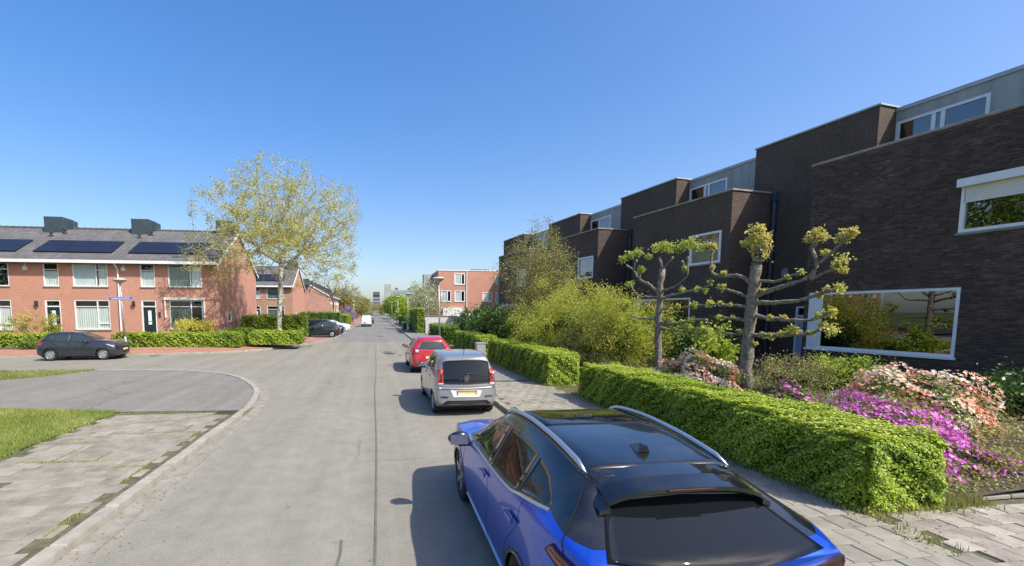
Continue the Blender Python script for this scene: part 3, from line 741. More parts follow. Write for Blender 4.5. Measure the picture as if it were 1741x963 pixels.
sheet('parking_bays', bays, .05, 'bay_paving', True)
sheet('pavement', [(-9.2, 70), (-3.87, 70), (-3.87, 330), (-9.2, 330)], .1, 'red_paving', True)
# right-hand footway: slabs near the camera, the material takes over beyond
pr = struct(mesh_obj('pavement', [(KR + .16, -8, .086), (5.75, -8, .086), (5.75, 14.9, .086), (KR + .16, 14.9, .086)], [[0, 1, 2, 3]], 'joint_soil'))
y = 3.0; row = 0
while y < 14.7:
    off = .15 if row % 2 else 0
    for c in range(8):
        x = KR + .32 + c * .302 + off * .9
        if x > 5.72: continue
        lay(pr, 'paving_slab', random.choices(['slab', 'slab_warm', 'slab_pale'], [.3, .4, .3])[0], x, y, .1 + random.uniform(-.004, .004), .292, .292)
    y += .302; row += 1
sheet('pavement', [(KR + .16, 14.9), (5.75, 14.9), (5.75, 330), (KR + .16, 330)], .1, 'pavement_far', True)
def zr(x): return float(np.interp(x, [5.7, 7, 9.5, 14, 60], [.085, .12, .28, .52, .52]))
def garden_right(name, x0, x1, y0, y1, mat):
    m = MB(); xs = [v for v in (5.76, 7, 9.5, 14, 60) if x0 < v < x1]; xs = [x0] + xs + [x1]
    for a, b in zip(xs[:-1], xs[1:]): m.quad((a, y0, zr(a)), (b, y0, zr(b)), (b, y1, zr(b)), (a, y1, zr(a)))
    return struct(m.build(name, mat))
garden_right('garden', 5.76, 60, 4.45, 66, 'soil')
pp = struct(mesh_obj('path', [(5.76, -8, .086), (14, -8, .086), (14, 4.44, .086), (5.76, 4.44, .086)], [[0, 1, 2, 3]], 'joint_soil'))
y = 1.9; row = 0
while y < 4.36:
    x = 5.98 + (.15 if row % 2 else 0)
    while x < 11.2:
        lay(pp, 'paver', random.choices(['paver', 'paver_pale', 'slab_pale'], [.5, .25, .25])[0], x, y, .1 + random.uniform(-.006, .006), .29, .2, 0, .012); x += .30
    y += .21; row += 1
gx_ = MB(); 
e1 = struct(bpy.data.objects.new('path_edging', None)); COL.objects.link(e1)
xx = 6.9
while xx < 11:
    lay(e1, 'edging_stone', random.choice(['concrete', 'slab_pale']), xx, 4.5, .13, .48, .07, 0, .015); xx += .5

# drain grates and manhole covers
def manhole(label, x, y, r):
    t = thing('manhole_cover', label, 'manhole', (x, y, .002))
    m = MB(); m.lathe([(r, 0), (r, .008), (r * .9, .008), (r * .9, .004), (.001, .004)], 28); m.build('rim', 'iron', t)
    b = MB()
    for i in range(-3, 4):
        w = math.sqrt(max(.01, (r * .82) ** 2 - (i * r * .24) ** 2)); b.box(-w, w, i * r * .24 - .02, i * r * .24 + .02, .004, .009)
    b.build('tread_bar', 'iron', t)
manhole('round iron manhole cover in the road ahead of the red car', .75, 26.6, .36)
manhole('small iron cover in the road near the red car', 1.35, 25.6, .12)
manhole('far round iron cover in the middle of the street', .35, 46, .36)
def drain(label, x, y, w, l, rz=0, z=.1):
    t = thing('drain_grate', label, 'drain', (x, y, z), rz)
    m = MB(); m.box(-w / 2, w / 2, -l / 2, l / 2, -.03, .004); m.build('frame', 'iron', t)
    for i in range(5):
        b = MB(); yy = -l / 2 + l * (i + .5) / 5; b.box(-w * .42, w * .42, yy - l * .06, yy + l * .06, .004, .012); b.build('bar', 'iron', t)
drain('rusty drain cover by the corner kerb with grass round it', -3.62, 11.0, .42, .34)
drain('kerbside drain in front of the clipped hedge', -12.7, 27.2, .5, .3, .1, .003)

# ---------------------------------------------------------------- wall and window helpers
UP = Vector((0, 0, 1))
class Plane:
    """wall plane: o origin, ud along, outward normal = ud x up"""
    def __init__(s, o, ud): s.o = Vector(o); s.ud = Vector(ud).normalized(); s.nd = s.ud.cross(UP)
    def p(s, u, z, d=0): return s.o + s.ud * u + UP * z - s.nd * d
def wall_panel(mb, pl, u0, u1, z0, z1, holes=(), depth=.12):
    us = sorted({u0, u1, *[v for h in holes for v in h[:2]]}); zs = sorted({z0, z1, *[v for h in holes for v in h[2:4]]})
    for a, b in zip(us[:-1], us[1:]):
        for c, d in zip(zs[:-1], zs[1:]):
            if any(h[0] <= (a + b) / 2 <= h[1] and h[2] <= (c + d) / 2 <= h[3] for h in holes): continue
            mb.quad(pl.p(a, c), pl.p(b, c), pl.p(b, d), pl.p(a, d))
    for a, b, c, d in [h[:4] for h in holes]:
        mb.quad(pl.p(a, c), pl.p(a, c, depth), pl.p(b, c, depth), pl.p(b, c)); mb.quad(pl.p(a, d, depth), pl.p(a, d), pl.p(b, d), pl.p(b, d, depth))
        mb.quad(pl.p(a, c), pl.p(a, d), pl.p(a, d, depth), pl.p(a, c, depth)); mb.quad(pl.p(b, c, depth), pl.p(b, d, depth), pl.p(b, d), pl.p(b, c))
def obox(mb, pl, u0, u1, z0, z1, d0, d1):
    P = [pl.p(u, z, d) for d in (d0, d1) for u, z in ((u0, z0), (u1, z0), (u1, z1), (u0, z1))]
    mb.add(P, [[0, 1, 2, 3], [7, 6, 5, 4], [4, 5, 1, 0], [5, 6, 2, 1], [6, 7, 3, 2], [7, 4, 0, 3]])
def window(parent, pl, u0, u1, z0, z1, cols=(), rows=(), fr=.06, d=.04, glass='window_glass', mat='white_frame', sill=True, fill=None, bars=None, name='window', label=None, proud=0.):
    """cols/rows: positions 0..1 of mullions; rows entries may be (frac, col_index or None)"""
    m = MB(); w, h = u1 - u0, z1 - z0
    obox(m, pl, u0, u1, z0, z0 + fr, d - .03 - proud, d + .05); obox(m, pl, u0, u1, z1 - fr, z1, d - .03 - proud, d + .05)
    obox(m, pl, u0, u0 + fr, z0 + fr, z1 - fr, d - .03 - proud, d + .05); obox(m, pl, u1 - fr, u1, z0 + fr, z1 - fr, d - .03 - proud, d + .05)
    cu = [u0 + fr / 2] + [u0 + c * w for c in cols] + [u1 - fr / 2]
    for c in cu[1:-1]: obox(m, pl, c - fr * .55, c + fr * .55, z0 + fr, z1 - fr, d - .02 - proud, d + .05)
    cells = []
    for i, (a, b) in enumerate(zip(cu[:-1], cu[1:])):
        rz = sorted([z0 + r[0] * h for r in rows if r[1] is None or r[1] == i]); zz = [z0 + fr / 2] + rz + [z1 - fr / 2]
        for r in rz: obox(m, pl, a + fr * .5, b - fr * .5, r - fr * .45, r + fr * .45, d - .015 - proud, d + .05)
        for c, e in zip(zz[:-1], zz[1:]): cells.append((a, b, c, e))
    o = m.build(name, mat, parent)
    if label: o['label'] = label
    for (a, b, c, e) in cells:
        g_ = MB(); obox(g_, pl, a + fr * .3, b - fr * .3, c + fr * .3, e - fr * .3, d + .012, d + .024); g_.build('pane', glass, o)
    if sill:
        s = MB(); obox(s, pl, u0 - .04, u1 + .04, z0 - .07, z0 - .002, -.06, d + .03); s.build('sill', 'concrete' if sill is True else sill, o)
    if fill:
        for (ua, ub, za, zb, mt, nm) in fill:
            c = MB()
            if nm == 'curtain':
                n = max(4, int((ub - ua) * w / .07))
                for i in range(n):
                    a = u0 + w * (ua + (ub - ua) * i / n); b = u0 + w * (ua + (ub - ua) * (i + 1) / n); da = d + .055 + (.012 if i % 2 else -.012); db = d + .055 + (-.012 if i % 2 else .012)
                    c.quad(pl.p(a, z0 + h * za, da), pl.p(b, z0 + h * za, db), pl.p(b, z0 + h * zb, db), pl.p(a, z0 + h * zb, da))
            else: c.quad(pl.p(u0 + w * ua, z0 + h * za, d + .052), pl.p(u0 + w * ub, z0 + h * za, d + .052), pl.p(u0 + w * ub, z0 + h * zb, d + .052), pl.p(u0 + w * ua, z0 + h * zb, d + .052))
            c.build(nm, mt, o)
    return o
def front_door(parent, pl, u0, u1, z0, z1, zt, mat='door_dark', glasspanel=True, d=.05):
    m = MB()
    obox(m, pl, u0, u0 + .09, z0, z1, d - .03, d + .06); obox(m, pl, u1 - .09, u1, z0, z1, d - .03, d + .06); obox(m, pl, u0 + .09, u1 - .09, z1 - .08, z1, d - .03, d + .06); obox(m, pl, u0 + .09, u1 - .09, zt, zt + .08, d - .03, d + .06)
    fr = m.build('door_frame', 'white_frame', parent)
    g_ = MB(); obox(g_, pl, u0 + .09, u1 - .09, zt + .08, z1 - .08, d + .0, d + .02); g_.build('pane', 'window_glass', fr)
    m = MB(); obox(m, pl, u0 + .095, u1 - .095, z0 + .02, zt - .004, d, d + .05); dr = m.build('door', mat, parent)
    c = (u0 + u1) / 2
    if glasspanel:
        g_ = MB(); obox(g_, pl, c - .10, c + .12, zt - 1.25, zt - .25, d - .012, d - .002); g_.build('pane', 'blind', dr)
        g_ = MB(); obox(g_, pl, c - .16, c + .16, z0 + 1.0, z0 + 1.06, d - .015, d - .002); g_.build('letterbox', 'chrome', dr)
    h_ = MB(); obox(h_, pl, u0 + .14, u0 + .17, z0 + 1.05, z0 + 1.3, d - .05, d - .003); h_.build('handle', 'chrome', dr)

# ---------------------------------------------------------------- gabled brick terraces on the left
def terrace(label, loc, rz, units, wall_mat, gable_mat, seed, floor=.8, solar=True, detail=True, chim=True, wins=True, far_win=False):
    rnd = random.Random(seed); t = thing('terraced_house', label, 'building', loc, rz)
    Lx = units * 6.2; D = 10.3; E = 6.02; RZ = 9.0; RY = D / 2
    F = Plane((-Lx, 0, 0), (1, 0, 0)); GP = Plane((0, 0, 0), (0, 1, 0)); GN = Plane((-Lx, D, 0), (0, -1, 0)); BK = Plane((0, D, 0), (-1, 0, 0))
    holes = []; specs = []
    for k in range(units):
        xr = Lx - 6.2 * k
        specs.append((k, xr)); holes += [(xr - 3.36, xr - 1.12, 4.29, 5.88), (xr - 5.2, xr - 4.24, 4.29, 5.88), (xr - 3.38, xr - 1.12, 1.27, 3.35), (xr - 5.24, xr - 4.24, floor, 3.35)]
    m = MB(); wall_panel(m, F, 0, Lx, -.1, E, holes, .1); wall_panel(m, BK, 0, Lx, -.1, E); m.build('wall', wall_mat, t, uv=True)
    gw = (1.9, 2.85, 1.75, 2.55)
    for pl, hh in ((GP, [gw]), (GN, [])):
        m = MB(); wall_panel(m, pl, 0, D, -.1, E, hh, .1)
        m.add([pl.p(0, E), pl.p(D, E), pl.p(RY, RZ - .05)], [[0, 1, 2]]); m.build('gable_wall', gable_mat, t, uv=True)
    window(t, GP, *gw, fr=.09, fill=[(0, 1, 0, 1, 'curtain_dark', 'blind')])
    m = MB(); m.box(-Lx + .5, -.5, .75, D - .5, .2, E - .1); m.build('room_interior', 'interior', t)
    # roof slabs
    ov = .42; sl = (RZ - E) / RY
    for nm, s in (('roof', 1), ('roof', -1)):
        m = MB(); y0 = -ov if s == 1 else D + ov; z0 = E - ov * sl + .12
        A = [(-Lx - .12, y0, z0), (.12, y0, z0), (.12, RY, RZ + .12), (-Lx - .12, RY, RZ + .12)]
        B = [(x, y_, z_ - .12) for x, y_, z_ in A]
        if s == -1: A = A[::-1]; B = B[::-1]
        m.add(A + B, [[0, 1, 2, 3], [7, 6, 5, 4], [4, 5, 1, 0], [5, 6, 2, 1], [6, 7, 3, 2], [7, 4, 0, 3]]); r_ = m.build(nm, 'roof_tiles', t, uv=True)
        if s == 1: roof = r_
    m = MB()
    n = int(Lx / .42)
    for i in range(n): m.tube([(-Lx + i * Lx / n, RY, RZ + .11), (-Lx + (i + .96) * Lx / n, RY, RZ + .125)], [.1, .115], 8)
    m.build('ridge_tiles', 'roof_tiles', roof, uv=True)
    for x in (0.13, -Lx - .16):
        for s in (1, -1):
            m = MB(); y0 = -ov if s == 1 else D + ov; z0 = E - ov * sl
            A = [(x, y0, z0 + .16), (x, RY, RZ + .16), (x, RY, RZ - .08), (x, y0, z0 - .08)]; B = [(a + .04, b, c) for a, b, c in A]
            m.add(A + B, [[0, 1, 2, 3], [7, 6, 5, 4], [4, 5, 1, 0], [5, 6, 2, 1], [6, 7, 3, 2], [7, 4, 0, 3]]); m.build('verge_board', 'white_frame', t)
    m = MB(); m.box(-Lx - .1, .1, -ov - .12, -ov + .02, E - .14, E + .06); m.box(-Lx, 0, -ov + .02, -.003, E - .12, E - .07); m.build('gutter', 'white_frame', t)
    for k, xr in specs:
        x = xr - Lx
        cur = rnd.choice
        f1 = rnd.choice([[(0, 1, .35, 1, 'blind', 'blind')], [(.02, .98, .02, .98, 'curtain', 'curtain')], [(0.02, .3, 0, 1, 'curtain', 'curtain'), (.45, .62, 0, 1, 'curtain', 'curtain')]]) if k else [(0.02, .6, 0, 1, 'curtain_dark', 'curtain'), (.7, .98, .02, .95, 'curtain', 'curtain')]
        if k == 1: f1 = [(0.02, .62, 0.02, .98, 'blind', 'blind'), (.72, .98, .02, .98, 'curtain', 'curtain')]
        window(t, F, xr - 3.36, xr - 1.12, 4.29, 5.88, [.66], [(.72, 1)], fill=f1)
        window(t, F, xr - 5.2, xr - 4.24, 4.29, 5.88, [], [(.72, None)], fill=[(0.04, .96, .0, .66, 'curtain', 'curtain')])
        f2 = [(0, 1, 0, .75, 'curtain', 'curtain')] if k != 0 else [(.0, .62, 0.05, .72, 'curtain_dark', 'curtain')]
        window(t, F, xr - 3.38, xr - 1.12, 1.27, 3.35, [.65], [(.78, None)] + ([(.2, 1)] if k else []), fill=f2)
        front_door(t, F, xr - 5.24, xr - 4.24, floor, 3.35, 2.86)
        # small fittings
        m = MB(); obox(m, F, xr - 6.35, xr - 6.1, 5.38, 5.62, -.16, -.003); obox(m, F, xr - 6.28, xr - 6.17, 5.62, 5.9, -.1, -.003); m.build('vent_box', 'plastic_white', t)
        m = MB(); obox(m, F, xr - 5.74, xr - 5.64, 2.9, 3.25, -.14, -.003); obox(m, F, xr - 5.76, xr - 5.62, 3.06, 3.28, -.2, -.14); m.build('wall_lamp', 'steel_dark', t)
        if k % 2 == 0:
            m = MB(); xx = x - 6.62; m.tube([(xx, -.5, E - .12), (xx, -.3, E - .3), (xx, -.08, E - .55), (xx, -.08, .3)], .05, 8); m.build('downpipe', 'white_frame', t)
        if chim:
            w2 = .95; cx = x - 6.65
            if k == 0:
                m = MB(); m.box(-1.45, -.05, RY - .75, RY + .7, RZ - .5, RZ + .92, .02); m.build('chimney', 'chimney_clad', t)
            m = MB(); m.box(cx - 1.1, cx + .2, RY - .8, RY + .55, RZ - .6, RZ + .87, .02); c_ = m.build('chimney', 'chimney_clad', t)
            m = MB(); m.box(cx + .21, cx + .5, RY - .2, RY + .5, RZ - .2, RZ + .72, .02); m.build('vent_box', 'chimney_clad', c_)
            for dx, dy in ((-.2, -1.5), (.45, -1.0)):
                m = MB(); zz = RZ + dy * sl * 1.0 + .1; m.tube([(cx + dx, RY + dy, zz - .15), (cx + dx, RY + dy, zz + .28)], .07, 8); m.tube([(cx + dx, RY + dy, zz + .28), (cx + dx, RY + dy, zz + .42)], .14, 8); m.tube([(cx + dx - .14, RY + dy, zz + .06), (cx + dx + .14, RY + dy, zz + .03)], .06, 6); m.build('flue_pipe', 'steel_dark', c_)
        if solar and k < 3:
            up = Vector((0, 1, sl)).normalized(); nr = Vector((0, -sl, 1)).normalized()
            for r in range(2):
                for c in range(3):
                    o0 = Vector((x - 6.4 + c * 1.71, 1.0, E + 1.0 * sl + .12)) + up * (r * 1.06) + nr * .06
                    m = MB(); m.m = 0; e = Vector((1.69, 0, 0)); u_ = up * 1.04
                    b0 = [o0, o0 + e, o0 + e + u_, o0 + u_]; tp = [p + nr * .04 for p in b0]
                    m.add(b0 + tp, [[0, 1, 5, 4], [1, 2, 6, 5], [2, 3, 7, 6], [3, 0, 4, 7], [3, 2, 1, 0]])
                    m.add(tp, [[0, 1, 2, 3]]); pn = m.build('solar_panel', 'solar_frame', t)
                    ins = [o0 + Vector((.03, 0, 0)) + up * .03 + nr * .043, o0 + Vector((1.66, 0, 0)) + up * .03 + nr * .043, o0 + Vector((1.66, 0, 0)) + up * 1.01 + nr * .043, o0 + Vector((.03, 0, 0)) + up * 1.01 + nr * .043]
                    g_ = MB(); g_.add(ins, [[0, 1, 2, 3]]); g_.build('cell_sheet', 'solar', pn, uv=True)
    return t
h1 = terrace('red brick terrace facing the side street, solar panels and dark chimneys on grey roof', (-11.4, 34.33, 0), 0, 5, 'red_brick', 'red_brick', 3)
pl = Plane((-11.4, 34.33, 0), (1, 0, 0))
m = MB(); p0 = Plane((0, 0, 0), (1, 0, 0)); obox(m, p0, -3.67, -.95, 3.38, 3.56, -.16, -.003); o = m.build('awning_box', 'white_frame', h1)
a_ = MB(); obox(a_, p0, -3.66, -3.6, 2.1, 3.38, -.12, -.003); obox(a_, p0, -1.02, -.96, 2.1, 3.38, -.12, -.003); a_.build('awning_arm', 'white_frame', o)
m = MB(); obox(m, p0, -4.1, -3.98, 2.15, 2.5, -.06, -.003); m.build('house_number', 'steel_dark', h1)
terrace('orange brick house with solar panels on grey roof, behind the birch tree', (-11.4, 63.2, 0), 0, 2, 'orange_brick', 'red_brick', 4)
terrace('long brick terrace along the street with a row of chimneys on its ridge', (-10.4, 103 + 49.6, 0), R(90), 8, 'orange_brick', 'red_brick_pale', 5, solar=False)
terrace('farthest brick terrace on the left, roof just showing beyond the trees', (-9.8, 168 + 31, 0), R(90), 5, 'red_brick_pale', 'red_brick_pale', 6, solar=False)

# ---------------------------------------------------------------- dark brick terrace on the right
A83 = R(8.3); OX, OY = 15.806, 14.487
dk = thing('dark_brick_terrace', 'dark brown brick flat-roofed terrace of stepped blocks with white windows', 'building', (OX, OY, 0), A83)
PITCH = 9.27; ZA = 7.75; ZB = 10.0; TB = 2.4; TC = 3.3
def fplane(t): return Plane((t, 0, 0), (0, -1, 0))       # u = -s, faces the street
wallm = MB(); mort = MB(); cop = MB()
PA, PB, PC = fplane(0), fplane(TB), fplane(TC)
for k in range(4):
    S = PITCH * k; u = -S
    gw = (u + .15, u + 4.1, 1.2, 3.2); uw = (u + 3.93, u + 5.62, 4.73, 6.15)
    tgt = mort if k == 0 else wallm
    wall_panel(tgt, PA, u, u + 6.05 + (3 if k == 0 else 0), -.1, ZA, [gw, uw], .12)
    NEAR = Plane((0, S - 6.05, 0), (1, 0, 0)); wall_panel(wallm, NEAR, 0, TB, -.1, ZA) if k else None
    FARP = Plane((TB, S, 0), (-1, 0, 0)); wall_panel(wallm, FARP, 0, TB, -.1, ZA)
    # recess wall and third storey
    dr = (u - 1.98, u - 1.0, .45, 2.75)
    wall_panel(wallm, PB, u - (PITCH - 6.05), u, -.1, ZA, [dr], .12)
    wall_panel(wallm, PB, u - 4.2, u + .45, ZA, ZB)
    NB = Plane((TB, S - .45, 0), (1, 0, 0)); wall_panel(wallm, NB, 0, 5, ZA - .6, ZB)
    FB = Plane((TB + 5, S + 4.2, 0), (-1, 0, 0)); wall_panel(wallm, FB, 0, 5, -.1 if k == 3 else ZA - .6, ZB)
    if k == 3: wall_panel(wallm, PB, u - 4.2, u - 3.22, -.1, ZA)
    if k == 0:
        pass
    # penthouse cladding
    cw = (u + .2, u + 2.85, 7.9, 9.5); cu1 = u + (PITCH - 4.2) + (6 if k == 0 else 0)
    c = MB(); wall_panel(c, PC, u + .452, cu1, ZA - .5, ZB - .14, [(u + .46, u + 2.85, 7.9, 9.5)], .08); c.build('grey_cladding', 'grey_cladding', dk)
    c = MB(); obox(c, PC, u + .452, cu1, ZB - .14, ZB - .01, -.05, 1.); c.build('roof_edge', 'zinc', dk)
    window(dk, PC, u + .47, u + 2.85, 7.9, 9.5, [.43, .53], [], fr=.1, d=.04, glass='dark_glass', sill=False)
    # roofs and copings
    c = MB(); c.box(.08, TC, S - 6 - (3 if k == 0 else 0), S - .08, ZA - .35, ZA - .25); c.build('flat_roof', 'interior', dk)
    c = MB(); e = 3 if k == 0 else 0
    c.box(-.05, .26, S - 6.1 - e, S + .05, ZA + .003, ZA + .085, .008)
    if k: c.box(.26, TB, S - 6.1, S - 5.8, ZA + .003, ZA + .083, .008)
    c.box(.26, TB, S - .25, S + .05, ZA + .003, ZA + .083, .008); c.build('coping', 'coping', dk)
    c = MB(); c.box(TB - .05, TB + .3, S - .5, S + 4.25, ZB + .003, ZB + .07, .008); c.box(TB + .3, TB + 5, S - .5, S - .2, ZB + .003, ZB + .068, .008); c.box(TB + .3, TB + 5, S + 3.95, S + 4.25, ZB + .003, ZB + .068, .008); c.build('coping', 'zinc', dk)
    c = MB(); c.box(TB + .32, TB + 5, S - .4, S + 4.1, ZB - .3, ZB - .2); c.box(TC + .05, TB + 5, S - 5.05 - 2 * e, S - .42, ZB - .32, ZB - .22); c.build('flat_roof', 'interior', dk)
    # windows
    o = window(dk, PA, *gw, cols=[.1], fr=.08, d=.03, glass='dark_glass', sill='white_frame')
    p_ = MB(); obox(p_, PA, gw[0] + .06, gw[0] + .42, gw[2] + .06, gw[3] - .06, .0, .03); p_.build('side_panel', 'white_frame', o)
    if k == 0:
        window(dk, PA, *uw, fr=.09, d=.03, glass='dark_glass', sill='concrete', proud=.03)
        s_ = MB(); obox(s_, PA, uw[0] - .04, uw[1] + .04, 5.98, 6.2, -.2, -.005); b_ = s_.build('shutter_box', 'white_frame', dk)
        s_ = MB(); n = 7
        for i in range(n): obox(s_, PA, uw[0] + .06, uw[1] - .06, 5.55 + i * .061, 5.55 + i * .061 + .056, -.03, .02)
        s_.build('shutter_slats', 'shutter_box', b_)
    else:
        window(dk, PA, *uw, fr=.1, d=.03, glass='dark_glass', sill='concrete', proud=.03, fill=[(.05, .95, .05, .8, 'blind' if k == 1 else 'curtain_dark', 'blind')])
    front_door(dk, PB, *dr[:3], dr[3], 2.3, 'door_blue', False)
    # downpipes in the recess corner
    m = MB(); m.tube([(TB - .12, S + 3.1, ZA - .1), (TB - .12, S + 3.1, .3)], .09, 10); m.box(TB - .24, TB - .005, S + 2.98, S + 3.2, ZA - .32, ZA + .06); m.build('downpipe', 'pipe_dark', dk)
    m = MB(); m.box(TB - .1, TB - .005, S + 2.35, S + 2.6, 4.0, 4.4, .01); m.build('wall_box', 'cabinet_grey', dk)
for k in range(4):
    S = PITCH * k
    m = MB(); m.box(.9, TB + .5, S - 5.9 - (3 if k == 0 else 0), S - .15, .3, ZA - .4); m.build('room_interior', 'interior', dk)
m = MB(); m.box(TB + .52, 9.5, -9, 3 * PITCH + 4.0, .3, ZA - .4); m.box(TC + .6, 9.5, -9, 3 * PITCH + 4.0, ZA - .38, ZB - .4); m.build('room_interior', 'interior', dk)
wallm.build('wall', 'dark_brick_wall', dk, uv=True)
wallo = mort.build('mortar_wall', 'mortar', dk)
# the nearest wall is laid brick by brick
BW, BH, JT = .235, .0765, .013
holes0 = [(.15, 4.1, 1.2, 3.2), (3.93, 5.62, 4.73, 6.15)]
bm_src = MB(); b2 = Plane((0, 0, 0), (0, -1, 0)); 
def brick_faces(mb, u0, u1, z0, z1, pr):
    P = [PA.p(u0, z0, -.001), PA.p(u1, z0, -.001), PA.p(u1, z1, -.001), PA.p(u0, z1, -.001)]; c = .003
    T_ = [PA.p(u0 + c, z0 + c, -pr), PA.p(u1 - c, z0 + c, -pr), PA.p(u1 - c, z1 - c, -pr), PA.p(u0 + c, z1 - c, -pr)]
    mb.add(P + T_, [[4, 5, 6, 7], [0, 1, 5, 4], [1, 2, 6, 5], [2, 3, 7, 6], [3, 0, 4, 7]])
bl = []; z = .5; row = 0
while z < ZA - .08:
    a = -.1175 if row % 2 else 0.
    while a < 6.4:
        u0, u1 = max(a, 0.), min(a + BW - JT, 6.4); segs = [(u0, u1)]
        for h in holes0:
            if z + BH - JT > h[2] - .06 and z < h[3] + .004:
                ns = []
                for s0, s1 in segs:
                    if s1 <= h[0] or s0 >= h[1]: ns.append((s0, s1)); continue
                    if s0 < h[0]: ns.append((s0, h[0] - .004))
                    if s1 > h[1]: ns.append((h[1] + .004, s1))
                segs = ns
        for s0, s1 in segs:
            if s1 - s0 > .03: bl.append((s0, s1, z, z + BH - JT))
        a += BW
    z += BH; row += 1
full = [b for b in bl if abs((b[1] - b[0]) - (BW - JT)) < 1e-6]
vis = sorted([b for b in full if b[0] < 4.75 and 1.6 < b[2] < 4.6], key=lambda b: -b[0])[:290]; vs_ = set(vis)
rest = MB()
for b in bl:
    if b not in vs_: brick_faces(rest, *b, random.uniform(.006, .010))
tag(rest.build('brick_courses', 'dark_brick', dk), kind='stuff')
one = MB(); brick_faces(one, 0, BW - JT, 0, BH - JT, .008); src = None
for b in vis:
    if src is None: src = one.build('brick', 'dark_brick', dk); o = src
    else: o = inst(src, 'brick', dk)
    o.location = (0, -b[0], b[2]); o.rotation_euler = (0, 0, 0)
for x, z_, w_ in ():
    pass

# ---------------------------------------------------------------- buildings further up the street
def block(label, loc, rz, w, d, h, mat, wins, name='apartment_building', parapet='white_frame', side_mat=None):
    t = thing(name, label, 'building', loc, rz)
    F = Plane((0, 0, 0), (1, 0, 0)); m = MB(); wall_panel(m, F, 0, w, -.1, h, [q[:4] for q in wins], .1); m.build('wall', mat, t, uv=True)
    m = MB(); wall_panel(m, Plane((0, d, 0), (0, -1, 0)), 0, d, -.1, h); wall_panel(m, Plane((w, 0, 0), (0, 1, 0)), 0, d, -.1, h); wall_panel(m, Plane((w, d, 0), (-1, 0, 0)), 0, w, -.1, h); m.build('wall', side_mat or mat, t, uv=True)
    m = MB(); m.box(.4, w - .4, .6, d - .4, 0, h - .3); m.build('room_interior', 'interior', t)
    m = MB(); m.box(-.06, w + .06, -.06, d + .06, h, h + .12); m.build('roof_edge', parapet, t)
    for q in wins: window(t, F, *q[:4], cols=q[4], fr=.13, fill=[(.08, .6, .08, .9, 'blind', 'blind')] if q[4] else None)
    return t
rb = block('red brick three-storey flat-roofed building behind the white wall', (9.64, 69, 0), 0, 11, 18, 8.95, 'red_brick',
      [(2.56, 4.25, 6.8, 8.6, [.66]), (.45, 2.05, 4.12, 5.9, [.62]), (2.6, 4.27, 4.12, 5.9, [.62]), (7.1, 8.65, 4.15, 5.67, [.6]), (9.2, 10.4, 6.75, 8.3, [.5]), (9.2, 10.4, 3.9, 5.7, [.5])])
m = MB(); m.tube([(4.5, -.08, 8.9), (4.5, -.08, .2)], .06, 8); m.build('downpipe', 'white_frame', rb)
m = MB(); m.box(.7, 4.0, -.35, -.02, 0.1, 3.15, .02); m.build('garage_front', 'white_frame', rb)
m = MB(); m.box(5.9, 8.6, 3, 5, 9.0, 9.55, .05); m.build('roof_hatch', 'far_dark', rb)
m = MB(); m.box(-1.6, -.02, 6, 8.5, .1, 8.9, .03); m.build('stair_tower', 'grey_cladding', rb)
block('small red brick block far along the right side of the street', (7.0, 151, 0), 0, 9, 12, 7.4, 'red_brick', [(1, 2.4, 4.3, 5.8, [.5]), (4, 5.4, 4.3, 5.8, [.5]), (1, 2.4, 1.3, 2.9, [.5])])
block('brown brick block beside the dark terrace further back', (21, 58, 0), R(8.3), 9, 12, 8.5, 'dark_brick_wall', [(2, 3.5, 5, 6.4, [.5])])
t = thing('tower_block', 'small dark tower far away above the end of the street', 'building', (-3.1, 428, 0))
m = MB(); m.box(0, 6.6, 0, 8, 0, 22); m.build('wall', 'far_concrete', t)
for i in range(6):
    m = MB(); m.box(.2, 6.4, -.15, 0, 19.6 - i * 3 if i else 17.5, (19.6 - i * 3 if i else 17.5) + (1.7 if i else 4.2)); m.build('window_band', 'far_dark', t)
t = thing('office_block', 'long pale office slab far away with a square lift tower', 'building', (7.3, 386, 0))
m = MB(); m.box(0, 5.6, 0, 9, 0, 26.5); m.build('lift_tower', 'far_concrete', t)
m = MB(); m.box(5.6, 44, .5, 12, 0, 21.8); m.build('wall', 'far_concrete', t)
for i in range(6):
    m = MB(); m.box(5.7, 43.8, .3, .5, 19.2 - i * 3.3, 21 - i * 3.3); m.build('window_band', 'far_band', t)
for i in range(3): m = MB(); m.box(9 + i * 11, 11.5 + i * 11, 3, 6, 21.8, 23.6); m.build('roof_plant', 'far_dark', t)
# white garden wall beyond the lamp post
t = thing('garden_wall', 'white painted brick garden wall behind the lamp post', 'wall', (5.5, 50.6, 0))
m = MB(); wall_panel(m, Plane((0, 0, 0), (1, 0, 0)), 0, 6.5, 0, 2.0); wall_panel(m, Plane((0, .25, 0), (0, -1, 0)), 0, .25, 0, 2.0); wall_panel(m, Plane((6.5, .25, 0), (-1, 0, 0)), 0, 6.5, 0, 2.0); m.build('wall', 'white_brick', t, uv=True)
m = MB(); m.box(-.06, 6.56, -.06, .31, 2.0, 2.08, .01); m.build('coping', 'concrete', t)
